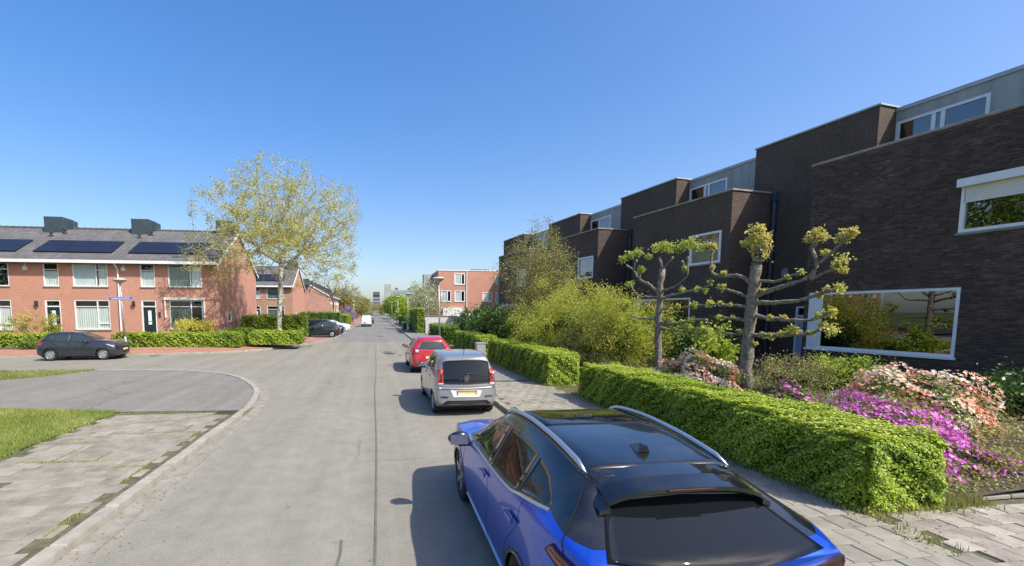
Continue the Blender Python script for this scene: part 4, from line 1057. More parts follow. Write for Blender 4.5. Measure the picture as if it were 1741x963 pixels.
# ---------------------------------------------------------------- cars
def chaikin(P, it=2):
    for _ in range(it):
        Q = [P[0]]
        for a, b in zip(P[:-1], P[1:]): Q += [a * .75 + b * .25, a * .25 + b * .75]
        Q.append(P[-1]); P = Q
    return P
def catmull(C, n):
    """C (m,K,3) control rings -> dense rings, n per span"""
    out = []
    m = len(C)
    for i in range(m - 1):
        p0, p1, p2, p3 = C[max(i - 1, 0)], C[i], C[i + 1], C[min(i + 2, m - 1)]
        for k in range(n):
            t = k / n
            a = .5 * ((2 * p1) + (-p0 + p2) * t + (2 * p0 - 5 * p1 + 4 * p2 - p3) * t * t + (-p0 + 3 * p1 - 3 * p2 + p3) * t ** 3)
            l = p1 * (1 - t) + p2 * t
            out.append(a * .6 + l * .4)
    out.append(C[-1]); return np.array(out)
class Car:
    def __init__(s, name, label, loc, rz, rings, axles, wheel_r, body_mat, group=None, scale=(1, 1, 1), dense=8, it=2, arch=1.13, cat='car'):
        s.t = thing(name, label, cat, loc, rz, group); s.sc = scale; sx, sy, sz = scale
        s.ax = [a * sy for a in axles]; s.wr = wheel_r; s.hw = 0
        C = []
        for (yb, ys, yt, zb, w0, wm, zm, ws, zs, wr, zre, zr) in rings:
            K = [(0, yb, zb), (w0 * .86, yb, zb), (w0, yb, zb + .05), (wm, yb * .7 + ys * .3, zm), (ws, ys, zs - .03), (ws - .012, ys, zs + .012), (ws * .8 + wr * .2 - .01, ys * .75 + yt * .25, zs * .75 + zre * .25), (wr, yt, zre), (wr - .07, yt, zre * .35 + zr * .65 + .012), (wr * .5, yt, zr), (0, yt, zr)]
            K = chaikin([np.array([x * sx, y * sy, z * sz]) for x, y, z in K], it); C.append(K)
            s.hw = max(s.hw, max(p[0] for p in K))
        G = catmull(np.array(C), dense); nr, nv, _ = G.shape
        s.ymax = G[:, :, 1].max(); s.ymin = G[:, :, 1].min(); s.G = G
        verts = []; faces = []; ar = wheel_r * arch
        for side in (1, -1):
            b = len(verts)
            H = G.copy(); 
            for a in s.ax:
                d = np.hypot(H[:, :, 1] - a, H[:, :, 2] - wheel_r * .97); k = (d < ar) & (H[:, :, 0] > s.hw * .45)
                dd = np.maximum(d, 1e-4); f = ar / dd
                # vertices just inside are pushed to the arch edge
                near = k & (d > ar * .84)
                H[:, :, 1] = np.where(near, a + (H[:, :, 1] - a) * f, H[:, :, 1]); H[:, :, 2] = np.where(near, wheel_r * .97 + (H[:, :, 2] - wheel_r * .97) * f, H[:, :, 2])
            kill = np.zeros((nr, nv), bool)
            for a in s.ax:
                d = np.hypot(H[:, :, 1] - a, H[:, :, 2] - wheel_r * .97); kill |= (d < ar * .995) & (H[:, :, 0] > s.hw * .45)
            for i in range(nr):
                for j in range(nv): verts.append((H[i, j, 0] * side, H[i, j, 1], H[i, j, 2]))
            for i in range(nr - 1):
                for j in range(nv - 1):
                    if kill[i, j] or kill[i + 1, j] or kill[i, j + 1] or kill[i + 1, j + 1]: continue
                    q = [b + i * nv + j, b + i * nv + j + 1, b + (i + 1) * nv + j + 1, b + (i + 1) * nv + j]
                    faces.append(q if side > 0 else q[::-1])
        # end caps, bulging outwards
        for end, ring, sgn in ((0, G[0], 1), (1, G[-1], -1)):
            nx = 13; b = len(verts); bul = .05
            for j in range(nv):
                w = ring[j, 0]
                for c in range(nx):
                    f = -1 + 2 * c / (nx - 1); verts.append((w * f, ring[j, 1] + sgn * bul * (1 - f * f) * min(1, w / (s.hw * .6)), ring[j, 2]))
            for j in range(nv - 1):
                for c in range(nx - 1):
                    q = [b + j * nx + c, b + j * nx + c + 1, b + (j + 1) * nx + c + 1, b + (j + 1) * nx + c]
                    faces.append(q[::-1] if sgn > 0 else q)
        s.body = mesh_obj('body', verts, faces, body_mat, s.t, smooth=True)
        bm = bmesh.new(); bm.from_mesh(s.body.data); bmesh.ops.remove_doubles(bm, verts=bm.verts, dist=.0008)
        bm.to_mesh(s.body.data); bm.free(); s.body.data.polygons.foreach_set('use_smooth', np.ones(len(s.body.data.polygons), bool)); s.body.data.update()
        s.bvh = BVHTree.FromPolygons([Vector(v) for v in verts], faces)
        m = MB()
        for a in s.ax:
            for sd in (1, -1):
                x0, x1 = sd * s.hw * .40, sd * s.hw * .93
                n = 16; R_ = ar * 1.0
                vs = []
                for x in (x0, x1):
                    for k in range(n + 1):
                        th = -.25 + (math.pi + .5) * k / n; vs.append((x, a + R_ * math.cos(th), wheel_r * .97 + R_ * math.sin(th)))
                fs = [[k, k + 1, n + 2 + k, n + 1 + k] for k in range(n)] + [list(range(n + 1))]
                m.add(vs, fs)
        m.build('wheel_well', 'well', s.t)
        u = MB(); u.box(-s.hw * .8, s.hw * .8, s.ymin * .9, s.ymax * .9, .16, .30); u.build('underbody', 'well', s.t)
    def hit(s, p, d):
        h = s.bvh.ray_cast(Vector(p), Vector(d)); return h
    def patch(s, name, A, B, mode, mat, off=.004, nu=14, nv=8, parent=None, side=1, skirt=.012, smooth=True):
        """ruled patch between polylines A and B (2-D) projected on the body. mode side:(y,z) rear/front:(x,z) top:(x,y)"""
        sx, sy, sz = s.sc
        A = resample2(A, nu); B = resample2(B, nu); pts = {}
        vs = []; ok = True
        for j in range(nv + 1):
            t = j / nv
            for i in range(nu + 1):
                a = A[i] * (1 - t) + B[i] * t
                if mode == 'side': o = (side * 3, a[0] * sy, a[1] * sz); d = (-side, 0, 0)
                elif mode == 'rear': o = (a[0] * sx, -6, a[1] * sz); d = (0, 1, 0)
                elif mode == 'front': o = (a[0] * sx, 6, a[1] * sz); d = (0, -1, 0)
                else: o = (a[0] * sx, a[1] * sy, 4); d = (0, 0, -1)
                h = s.hit(o, d)
                if h[0] is None:
                    h = s.bvh.find_nearest(Vector(o) + Vector(d) * (3 - s.hw if mode == 'side' else 6 - abs(s.ymin) if mode in ('rear', 'front') else 2.6))
                n_ = h[1]
                if n_.dot(Vector(d)) > 0: n_ = -n_
                vs.append((h[0], n_))
        W_ = nu + 1; top = [p + n_ * off for p, n_ in vs]
        fs = [[j * W_ + i, j * W_ + i + 1, (j + 1) * W_ + i + 1, (j + 1) * W_ + i] for j in range(nv) for i in range(nu)]
        # orientation
        f = fs[len(fs) // 2]; nn = (top[f[1]] - top[f[0]]).cross(top[f[3]] - top[f[0]])
        if nn.dot(vs[f[0]][1]) < 0: fs = [q[::-1] for q in fs]
        edge = [i for i in range(W_)] + [j * W_ + nu for j in range(1, nv + 1)] + [nv * W_ + i for i in range(nu - 1, -1, -1)] + [j * W_ for j in range(nv - 1, 0, -1)]
        b = len(top); low = [vs[i][0] - vs[i][1] * skirt for i in edge]; ne = len(edge)
        fs2 = [[edge[k], edge[(k + 1) % ne], b + (k + 1) % ne, b + k] for k in range(ne)]
        o = mesh_obj(name, top + low, fs + fs2, mat, parent or s.t)
        o.data.polygons.foreach_set('use_smooth', np.array([smooth] * len(fs) + [False] * len(fs2)))
        if mat.startswith('car_glass'):
            o.data.materials.append(MATS['trim']); o.data.polygons.foreach_set('material_index', np.array([0] * len(fs) + [1] * len(fs2), np.int32))
        return o
    def seam(s, pts, mode, side=1, w=.006, mat='well', name='panel_gap', parent=None, off=.0012):
        P = [np.array(p, float) for p in pts]
        A = []; B = []
        for i, p in enumerate(P):
            d = P[min(i + 1, len(P) - 1)] - P[max(i - 1, 0)]; d = d / np.linalg.norm(d); n = np.array([-d[1], d[0]])
            A.append(p + n * w / 2); B.append(p - n * w / 2)
        return s.patch(name, A, B, mode, mat, off, max(8, len(pts) * 6), 1, parent or s.body, side, .002)
    def wheel(s, rim='alloy', spokes=5, hub='chrome', width=.2, dark=None, full=False):
        r = s.wr
        for a in s.ax:
            for sd in (1, -1):
                xo = s.hw - .015
                w = MB(); w.lathe([(r * .66, -width), (r * .93, -width), (r, -width * .85), (r, -.035), (r * .96, -.008), (r * .80, .0), (r * .66, -.012), (r * .655, -width)], 32, (0, 0, 0), 'x')
                o = w.build('wheel', 'rubber', s.t, smooth=True); o.location = (sd * xo, a, r); o.rotation_euler = (0, 0, 0 if sd > 0 else math.pi)
                q = MB(); q.lathe([(r * .665, -.03), (r * .66, -.006), (r * .62, -.006), (r * .60, -.05), (r * .60, -.12), (.02, -.12)], 32, (0, 0, 0), 'x') if not full else q.lathe([(r * .665, -.03), (r * .66, -.006), (r * .58, -.012), (r * .3, -.002), (.01, 0)], 32, (0, 0, 0), 'x')
                q.build('rim', rim if not dark else dark, o, smooth=True)
                for k in range(spokes):
                    th = 2 * math.pi * k / spokes + .2; e = Vector((0, math.cos(th), math.sin(th))); n_ = Vector((0, -math.sin(th), math.cos(th))); X = Vector((1, 0, 0))
                    w0, w1 = (.042, .030) if not full else (.03, .04); r0, r1 = r * .08, r * .625
                    b = MB(); P = [e * r0 - n_ * w0, e * r1 - n_ * w1, e * r1 + n_ * w1, e * r0 + n_ * w0]
                    b.add([p + X * (-.012 if i in (0, 3) else -.006) for i, p in enumerate(P)] + [p - X * .045 for p in P], [[0, 1, 2, 3], [4, 5, 1, 0], [6, 7, 3, 2], [5, 6, 2, 1]]); b.build('spoke', rim, o)
                h_ = MB(); h_.lathe([(r * .13, -.03), (r * .12, -.002), (.001, .002)], 14, (0, 0, 0), 'x'); h_.build('hub_cap', hub, o)
    def mirror(s, y, z, mat, x=None, size=1.):
        sx, sy, sz = s.sc
        for sd in (1, -1):
            h = s.hit((sd * 3, y * sy, z * sz), (-sd, 0, 0)); x0 = abs(h[0].x) if h[0] else s.hw * .9
            bm = bmesh.new(); bmesh.ops.create_icosphere(bm, subdivisions=3, radius=1)
            for v in bm.verts:
                c = v.co; c.y = min(c.y, 1) * (1 if c.y > 0 else .55)
                v.co = Vector((c.x * .125 * size, c.y * .095 * size, c.z * .085 * size * (1 - .15 * c.x * sd)))
            me = bpy.data.meshes.new('mirror'); bm.to_mesh(me); bm.free(); me.materials.append(MATS[mat]); me.polygons.foreach_set('use_smooth', np.ones(len(me.polygons), bool))
            o = bpy.data.objects.new('mirror', me); COL.objects.link(o); o.parent = s.t; o.location = (sd * (x0 + .13 * size), y * sy, z * sz + .04)
            st = MB(); st.box(-.1, .1, -.03, .03, -.10, -.05, .01); k = st.build('mirror_foot', 'trim', o); k.location = (-sd * .1, 0, 0)
            g_ = MB(); g_.box(-.1 * size, .1 * size, -.056 * size, -.051 * size, -.06 * size, .055 * size); g_.build('mirror_glass', 'chrome', o)
def resample2(P, n):
    P = np.array(P, float); 
    if len(P) == n + 1: return P
    L = np.concatenate([[0], np.cumsum(np.linalg.norm(np.diff(P, axis=0), axis=1))]); s = np.linspace(0, L[-1], n + 1)
    return np.stack([np.interp(s, L, P[:, k]) for k in range(P.shape[1])], 1)
def curve2(pts, n=5):
    P = [np.array(p, float) for p in pts]; return [tuple(p) for p in catmull(np.array(P)[:, None, :], n)[:, 0, :]]

#        yb     ys     yt     zb   w0    wm    zm   ws    zs    wr   zre   zr
CROSS = [(2.20, 2.18, 2.14, .26, .58, .62, .55, .60, .80, .50, .84, .86), (2.08, 2.05, 2.00, .22, .79, .84, .56, .80, .90, .66, .945, .965), (1.80, 1.78, 1.74, .20, .87, .912, .58, .865, .965, .72, 1.0, 1.03),
         (1.33, 1.33, 1.30, .19, .885, .925, .62, .88, 1.0, .74, 1.045, 1.08), (1.0, 1.0, .98, .19, .885, .92, .62, .888, 1.015, .74, 1.075, 1.11), (.55, .53, .50, .19, .885, .915, .62, .892, 1.02, .68, 1.33, 1.37), (.12, .08, .02, .19, .885, .915, .62, .892, 1.03, .63, 1.53, 1.575),
         (-.5, -.5, -.5, .19, .885, .915, .62, .892, 1.05, .61, 1.572, 1.618), (-1.1, -1.05, -1.02, .19, .885, .922, .64, .892, 1.10, .59, 1.548, 1.602), (-1.62, -1.55, -1.45, .2, .88, .925, .68, .895, 1.175, .56, 1.50, 1.56),
         (-1.98, -1.92, -1.66, .24, .84, .89, .66, .86, 1.21, .545, 1.46, 1.525), (-2.19, -2.16, -1.74, .30, .76, .81, .62, .78, 1.17, .52, 1.40, 1.48)]
HATCH = [(1.98, 1.96, 1.90, .25, .52, .58, .50, .54, .72, .45, .76, .78), (1.86, 1.82, 1.76, .20, .74, .79, .52, .74, .81, .60, .85, .875), (1.58, 1.55, 1.50, .18, .83, .855, .54, .81, .88, .66, .93, .96),
         (1.22, 1.2, 1.17, .17, .835, .86, .58, .83, .92, .68, .99, 1.02), (.85, .85, .82, .17, .835, .86, .58, .835, .93, .68, 1.03, 1.06), (.42, .40, .36, .17, .835, .86, .58, .838, .935, .62, 1.24, 1.275), (0.0, -.03, -.08, .17, .835, .86, .58, .84, .94, .575, 1.405, 1.44),
         (-.5, -.5, -.5, .17, .835, .86, .58, .84, .95, .565, 1.435, 1.475), (-1.0, -.97, -.95, .17, .835, .865, .58, .84, .98, .55, 1.42, 1.465), (-1.45, -1.4, -1.35, .18, .83, .86, .6, .835, 1.02, .535, 1.375, 1.43),
         (-1.76, -1.70, -1.52, .22, .80, .83, .6, .80, 1.0, .515, 1.33, 1.385), (-1.95, -1.90, -1.60, .28, .72, .76, .58, .72, .92, .49, 1.27, 1.34)]
BOXY = [(1.78, 1.76, 1.72, .25, .52, .58, .50, .54, .74, .46, .79, .81), (1.68, 1.64, 1.60, .20, .72, .77, .52, .72, .83, .60, .89, .915), (1.42, 1.40, 1.36, .18, .80, .815, .54, .785, .90, .66, .97, 1.0), (1.1, 1.1, 1.08, .17, .805, .82, .58, .80, .94, .67, 1.04, 1.07),
        (.80, .78, .74, .17, .805, .822, .58, .805, .945, .66, 1.10, 1.13), (.42, .38, .32, .17, .805, .822, .58, .808, .95, .615, 1.33, 1.36), (.1, .06, 0, .17, .805, .822, .58, .81, .955, .59, 1.445, 1.48), (-.4, -.4, -.4, .17, .805, .822, .58, .81, .965, .585, 1.465, 1.505), (-.9, -.9, -.9, .17, .805, .824, .58, .81, .98, .60, 1.46, 1.50),
        (-1.3, -1.28, -1.26, .18, .80, .824, .6, .808, .985, .605, 1.435, 1.475), (-1.62, -1.58, -1.50, .22, .79, .815, .58, .795, .96, .605, 1.40, 1.44), (-1.79, -1.74, -1.60, .30, .74, .78, .55, .76, .93, .595, 1.355, 1.40)]
VANR = [(2.35, 2.33, 2.28, .26, .62, .70, .55, .68, .95, .58, 1.0, 1.02), (2.2, 2.16, 2.1, .22, .85, .90, .58, .86, 1.03, .72, 1.09, 1.11), (1.75, 1.7, 1.65, .2, .93, .95, .6, .92, 1.08, .78, 1.18, 1.2), (1.2, 1.15, 1.05, .2, .93, .955, .62, .93, 1.1, .76, 1.55, 1.58), (.7, .65, .55, .2, .93, .955, .62, .935, 1.12, .74, 1.82, 1.86),
        (0, 0, 0, .2, .93, .955, .62, .935, 1.12, .74, 1.87, 1.92), (-1.2, -1.2, -1.2, .2, .93, .955, .62, .935, 1.12, .74, 1.87, 1.92), (-2.0, -2.0, -1.97, .22, .92, .945, .62, .925, 1.12, .74, 1.86, 1.91), (-2.28, -2.26, -2.2, .28, .88, .90, .62, .88, 1.12, .72, 1.82, 1.87)]

def hatch_fit(c, gl='car_glass', three=False, lamp='tail_red', plate_front=True, handles=True, dy=0, tall=1.0, rear_glass=None, mir='trim', body='trim', sides=(1, -1), lights=True, rim='alloy', full=False, spokes=5):
    """windows, lamps and fittings of a small hatchback in HATCH coordinates"""
    for sd in sides:
        c.patch('side_window', [(.62, 1.0), (.1, 1.0), (-.30, 1.0)], curve2([(.52, 1.06), (.12, 1.30), (-.08, 1.36), (-.30, 1.375)]), 'side', gl, side=sd)
        c.patch('side_window', [(-.36, 1.0), (-1.08, 1.04)], curve2([(-.36, 1.377), (-.7, 1.37), (-1.1, 1.335)]), 'side', gl, side=sd)
        c.patch('quarter_window', [(-1.14, 1.07), (-1.42, 1.12)], [(-1.15, 1.32), (-1.38, 1.26)], 'side', gl, side=sd, nu=6)
        c.patch('door_pillar', [(-.302, 1.0), (-.358, 1.0)], [(-.302, 1.376), (-.358, 1.376)], 'side', 'trim', side=sd, nu=2, off=.005)
        c.seam([(.80, .93), (.82, .6), (.70, .25)], 'side', sd); c.seam([(-.33, .98), (-.33, .3)], 'side', sd); c.seam([(-1.12, 1.02), (-1.0, .75), (-.83, .6)], 'side', sd)
        for y in (-.2, -.98): c.patch('door_handle', [(y, .845), (y - .17, .855)], [(y, .88), (y - .17, .89)], 'side', body, .022, 6, 3, side=sd)
        c.patch('sill_trim', [(.8, .20), (-.8, .20)], [(.8, .27), (-.8, .27)], 'side', 'trim', .006, side=sd, nv=2)
        if lights:
            c.patch('headlight', [(1.82, .66), (1.45, .80)], [(1.80, .74), (1.42, .86)], 'side', 'lamp_clear', .008, 8, 4, side=sd)
            c.patch('tail_light', [(sd * .50, .80), (sd * .72, .80)], [(sd * .56, .98), (sd * .70, 1.0)], 'rear', lamp, .012, 6, 6)
            c.patch('tail_light', [(-1.68, .80), (-1.86, .80)], [(-1.58, .97), (-1.75, .97)], 'side', lamp, .010, 6, 5, side=sd)
    c.patch('windscreen', [(-.60, .72), (0, .80), (.60, .72)], [(-.50, .02), (0, .05), (.50, .02)], 'top', gl, nu=14)
    c.patch('rear_window', [(-.60, .99), (0, .96), (.60, .99)], [(-.44, 1.25), (0, 1.275), (.44, 1.25)], 'rear', rear_glass or gl)
    c.patch('bumper_trim', [(-.62, .32), (.62, .32)], [(-.66, .42), (.66, .42)], 'rear', 'trim', .012)
    c.patch('number_plate', [(-.26, .62), (.26, .62)], [(-.26, .73), (.26, .73)], 'rear', 'plate_yellow', .012, 6, 2)
    c.patch('grille', [(-.38, .36), (.38, .36)], [(-.44, .62), (.44, .62)], 'front', 'trim', .008)
    if plate_front: c.patch('number_plate', [(-.26, .47), (.26, .47)], [(-.26, .58), (.26, .58)], 'front', 'plate_yellow', .02, 6, 2)
    c.mirror(.52, .95, mir); c.wheel(rim, spokes, full=full)

# --- blue crossover with black roof, nearest car
bc = Car('parked_car', 'shiny blue crossover car with black roof and silver roof rails, nearest', (1.95, 4.30, 0), R(-1), CROSS, (1.335, -1.33), .355, 'paint_blue', dense=10, it=3, arch=1.09, cat='car')
bc.body.data.materials.append(MATS['paint_black'])
BELT = [(1.02, 1.075), (.9, 1.062), (.4, 1.068), (-.5, 1.096), (-.95, 1.135), (-1.2, 1.19), (-1.62, 1.272), (-1.95, 1.24), (-2.4, 1.19)]
bm = bmesh.new(); bm.from_mesh(bc.body.data)
for (ya, za), (yb_, zb_) in zip(BELT[:-1], BELT[1:]):
    d_ = Vector((0, yb_ - ya, zb_ - za)); nrm = Vector((0, d_.z, -d_.y)).normalized()
    gm = [f for f in bm.faces if yb_ - .06 < f.calc_center_median().y < ya + .06 and f.calc_center_median().z > .9]
    gm = gm + list({e for f in gm for e in f.edges}) + list({v_ for f in gm for v_ in f.verts})
    bmesh.ops.bisect_plane(bm, geom=gm, plane_co=Vector((0, ya, za)), plane_no=nrm)
by_ = [p_[0] for p_ in BELT][::-1]; bz_ = [p_[1] for p_ in BELT][::-1]
for f in bm.faces:
    c_ = f.calc_center_median()
    if c_.y < .99 and c_.z > np.interp(c_.y, by_, bz_): f.material_index = 1
bm.to_mesh(bc.body.data); bm.free()
bc.t.scale = (1, 1, .94)
for sd in (1, -1):
    # black roof side, pillars and floating quarter
    bc.patch('side_window', curve2([(.82, 1.075), (.4, 1.082), (-.22, 1.10)]), curve2([(.80, 1.10), (.45, 1.285), (.1, 1.43), (-.22, 1.475)]), 'side', 'car_glass_clear', .0045, 16, 10, side=sd)
    bc.patch('side_window', curve2([(-.30, 1.10), (-.75, 1.125), (-1.05, 1.165)]), curve2([(-.30, 1.48), (-.65, 1.485), (-1.0, 1.455)]), 'side', 'car_glass', .0045, 14, 10, side=sd)
    bc.patch('quarter_window', [(-1.10, 1.185), (-1.35, 1.24), (-1.60, 1.285)], [(-1.06, 1.445), (-1.30, 1.40), (-1.585, 1.30)], 'side', 'car_glass', .0045, 12, 6, side=sd)
    bc.seam(curve2([(.86, 1.055), (.4, 1.064), (-.5, 1.092), (-.95, 1.13), (-1.2, 1.185), (-1.63, 1.268)]), 'side', sd, .020, 'chrome', 'window_trim', bc.t, .010)
    bc.seam(curve2([(.95, 1.0), (.98, .7), (.88, .28)]), 'side', sd); bc.seam(curve2([(-.26, 1.06), (-.27, .6), (-.25, .28)]), 'side', sd)
    bc.seam(curve2([(-1.26, 1.17), (-1.22, .95), (-1.0, .72), (-.88, .5)]), 'side', sd)
    bc.seam(curve2([(1.7, .93), (1.3, .98), (1.0, 1.0)]), 'side', sd, .008)
    for y in (-.02, -.98):
        bc.patch('door_handle', [(y, .935), (y - .22, .95)], [(y, .972), (y - .22, .987)], 'side', 'paint_blue', .035, 8, 4, side=sd, skirt=-.02)
        bc.patch('handle_cup', curve2([(y + .01, .93), (y - .06, .915), (y - .15, .935)]), curve2([(y + .01, .97), (y - .06, .985), (y - .15, .985)]), 'side', 'paint_black', .002, 8, 3, side=sd)
    bc.patch('sill_trim', [(.9, .215), (-.88, .215)], [(.92, .30), (-.9, .30)], 'side', 'trim', .012, 20, 3, side=sd)
    bc.seam([(.86, .305), (-.86, .305)], 'side', sd, .016, 'chrome', 'sill_strip', bc.t, .014)
    # arch lips
    for a in bc.ax:
        th = np.linspace(-.15, math.pi + .15, 26); r0, r1 = .355 * 1.085, .355 * 1.21
        bc.patch('arch_trim', [(a + r0 * math.cos(t_), .345 + r0 * math.sin(t_)) for t_ in th], [(a + r1 * math.cos(t_), .345 + r1 * math.sin(t_)) for t_ in th], 'side', 'paint_darkgrey', .007, 25, 2, side=sd)
    # roof rail
    pts = []
    for y in np.linspace(.24, -1.56, 16):
        h = bc.hit((sd * (.56 + .02 * y), y, 4), (0, 0, -1)); pts.append(h[0] + Vector((0, 0, 0.028 if -1.48 < y < .17 else .006)))
    m = MB(); m.tube(pts, [.008] + [.021] * (len(pts) - 2) + [.008], 8); m.build('roof_rail', 'rail', bc.t, smooth=True)
    bc.patch('tail_light', [(sd * .42, 1.02), (sd * .79, 1.06)], [(sd * .42, 1.09), (sd * .77, 1.16)], 'rear', 'tail_dark', .02, 10, 4)
    bc.patch('tail_light', [(-1.78, 1.085), (-2.12, 1.02)], [(-1.86, 1.165), (-2.07, 1.13)], 'side', 'tail_dark', .014, 10, 4, side=sd)
    bc.seam([(-1.85, 1.115), (-2.06, 1.07)], 'side', sd, .02, 'tail_orange', 'light_strip', bc.t, .018)
    bc.patch('headlight', [(2.05, .80), (1.62, .90)], [(2.0, .88), (1.58, .95)], 'side', 'lamp_clear', .006, 8, 4, side=sd)
    # seam between tailgate and flank
    bc.seam(curve2([(-1.66, 1.44), (-1.84, 1.30), (-1.96, 1.18), (-2.02, .9)]), 'side', sd, .008)
bc.patch('roof_panel', [(-.60, .10), (0, .14), (.60, .10)], [(-.55, -1.575), (0, -1.60), (.55, -1.575)], 'top', 'paint_black', .0035, 16, 24)
bc.patch('glass_roof', [(-.50, .04), (0, .07), (.50, .04)], [(-.49, -.72), (0, -.74), (.49, -.72)], 'top', 'car_glass', .006, 14, 14)
bc.patch('tailgate_top', [(-.545, -1.585), (0, -1.612), (.545, -1.585)], [(-.53, -1.66), (0, -1.71), (.53, -1.66)], 'top', 'paint_black', .004, 14, 6)
bc.patch('windscreen', [(-.68, .92), (0, 1.02), (.68, .92)], [(-.56, .12), (0, .16), (.56, .12)], 'top', 'car_glass_clear', .005, 16, 12)
bc.patch('rear_window', [(-.67, 1.19), (0, 1.125), (.67, 1.19)], [(-.50, 1.39), (0, 1.44), (.50, 1.39)], 'rear', 'car_glass', .006, 20, 12)
bc.patch('number_plate', [(-.26, .78), (.26, .78)], [(-.26, .89), (.26, .89)], 'rear', 'plate_yellow', .015, 6, 2)
bc.patch('bumper_trim', [(-.72, .34), (.72, .34)], [(-.76, .55), (.76, .55)], 'rear', 'trim', .012)
bc.patch('grille', [(-.45, .45), (.45, .45)], [(-.52, .78), (.52, .78)], 'front', 'trim', .008)
# spoiler: slab over the rear glass with lower winglets
m = MB(); n = 16; vs = []
for i in range(n + 1):
    x = -.52 + 1.04 * i / n; cv = .045 * (1 - (x / .52) ** 2); e = 0.05 * (abs(x) / .52) ** 4
    for (y, z) in ((-1.60, 1.522 - e), (-1.72 - cv, 1.508 - e), (-1.86 - cv, 1.472 - e), (-1.865 - cv, 1.445 - e), (-1.70 - cv, 1.41 - e), (-1.60, 1.41 - e)): vs.append((x, y, z + cv * .9))
fs = [[i * 6 + j, i * 6 + (j + 1) % 6, (i + 1) * 6 + (j + 1) % 6, (i + 1) * 6 + j] for i in range(n) for j in range(6)] + [list(range(6)), [n * 6 + j for j in range(6)][::-1]]
m.add(vs, fs); sp = m.build('spoiler', 'paint_black', bc.t)
for sd in (1, -1):
    m = MB(); P_ = [(sd * .51, -1.66, 1.445), (sd * .51, -1.78, 1.425), (sd * .515, -1.88, 1.39), (sd * .58, -1.87, 1.365), (sd * .585, -1.74, 1.385), (sd * .56, -1.66, 1.42)]
    m.add(P_ + [(a, b, c - .03) for a, b, c in P_], [[0, 1, 2, 3, 4, 5], [11, 10, 9, 8, 7, 6]] + [[i, (i + 1) % 6, 6 + (i + 1) % 6, 6 + i] for i in range(6)]); m.build('winglet', 'paint_black', sp)
b_ = MB(); b_.box(-.16, .16, -1.917, -1.905, 1.493, 1.504); b_.build('brake_light', 'tail_dark', sp)
# shark-fin aerial
m = MB(); h = bc.hit((0, -1.32, 4), (0, 0, -1))[0]
m.add([(-.035, h.y + .12, h.z), (.035, h.y + .12, h.z), (.045, h.y - .07, h.z), (-.045, h.y - .07, h.z), (-.012, h.y - .03, h.z + .065), (.012, h.y - .03, h.z + .065), (.010, h.y - .085, h.z + .06), (-.010, h.y - .085, h.z + .06)], [[0, 1, 5, 4], [1, 2, 6, 5], [2, 3, 7, 6], [3, 0, 4, 7], [4, 5, 6, 7]]); m.build('aerial', 'paint_black', bc.t)
w_ = MB(); w_.tube([(-.02, -2.12, 1.21), (.25, -2.09, 1.225), (.47, -2.05, 1.245)], [.014, .011, .008], 6); w_.build('rear_wiper', 'trim', bc.t)
bc.mirror(.74, 1.03, 'paint_black', size=1.05); bc.wheel('alloy', 5, 'alloy_dark', dark='alloy_dark')
for o in bc.t.children:
    if o.name.startswith('wheel') and 'well' not in o.name: o.scale = (1, 1, 1 / .94); o.location.z = bc.wr / .94

# --- small silver city car
vw = Car('parked_car', 'small silver city car with dark tailgate glass, parked behind the red car', (2.10, 12.02, 0), R(.5), BOXY, (1.17, -1.23), .285, 'paint_silver', scale=(.935, 1, 1), dense=9, it=2)
for sd in (1, -1):
    vw.patch('side_window', [(.66, 1.01), (-.05, 1.01)], curve2([(.58, 1.08), (.28, 1.28), (.1, 1.36), (-.05, 1.38)]), 'side', 'car_glass_clear', side=sd)
    vw.patch('side_window', [(-.12, 1.01), (-.72, 1.03)], [(-.12, 1.385), (-.72, 1.385)], 'side', 'car_glass', side=sd)
    vw.patch('quarter_window', [(-.78, 1.04), (-1.18, 1.12)], [(-.78, 1.38), (-1.12, 1.33)], 'side', 'car_glass', side=sd, nu=8)
    vw.patch('door_pillar', [(-.052, 1.01), (-.118, 1.01)], [(-.052, 1.385), (-.118, 1.385)], 'side', 'trim', side=sd, nu=2, off=.005)
    vw.seam([(.72, .93), (.76, .6), (.62, .25)], 'side', sd); vw.seam([(-.08, 1.0), (-.08, .28)], 'side', sd); vw.seam([(-.80, 1.02), (-.86, .75), (-.8, .6)], 'side', sd)
    for y in (.12, -.62): vw.patch('door_handle', [(y, .86), (y - .17, .87)], [(y, .893), (y - .17, .90)], 'side', 'paint_silver', .024, 6, 3, side=sd)
    vw.patch('sill_trim', [(.76, .20), (-.8, .20)], [(.76, .27), (-.8, .27)], 'side', 'trim', .006, side=sd, nv=2)
    # stacked tail lamp: red surround, dark red middle, pale foot
    tl = vw.patch('tail_light', [(sd * .60, .80), (sd * .745, .80)], [(sd * .62, 1.13), (sd * .70, 1.15)], 'rear', 'tail_red', .020, 8, 10)
    vw.patch('lens', [(sd * .635, .86), (sd * .70, .86)], [(sd * .62, 1.02), (sd * .67, 1.02)], 'rear', 'tail_dark', .026, 5, 5, tl)
    vw.patch('lens', [(sd * .615, 1.04), (sd * .68, 1.04)], [(sd * .60, 1.11), (sd * .65, 1.12)], 'rear', 'tail_orange', .026, 5, 4, tl)
    vw.patch('lens', [(sd * .61, .785), (sd * .735, .785)], [(sd * .60, .82), (sd * .735, .82)], 'rear', 'lamp_clear', .024, 5, 3, tl)
    vw.patch('reflector', [(sd * .48, .47), (sd * .67, .475)], [(sd * .47, .505), (sd * .67, .51)], 'rear', 'tail_dark', .014, 6, 2)
    vw.patch('headlight', [(1.62, .68), (1.42, .86)], [(1.58, .78), (1.38, .92)], 'side', 'lamp_clear', .008, 8, 4, side=sd)
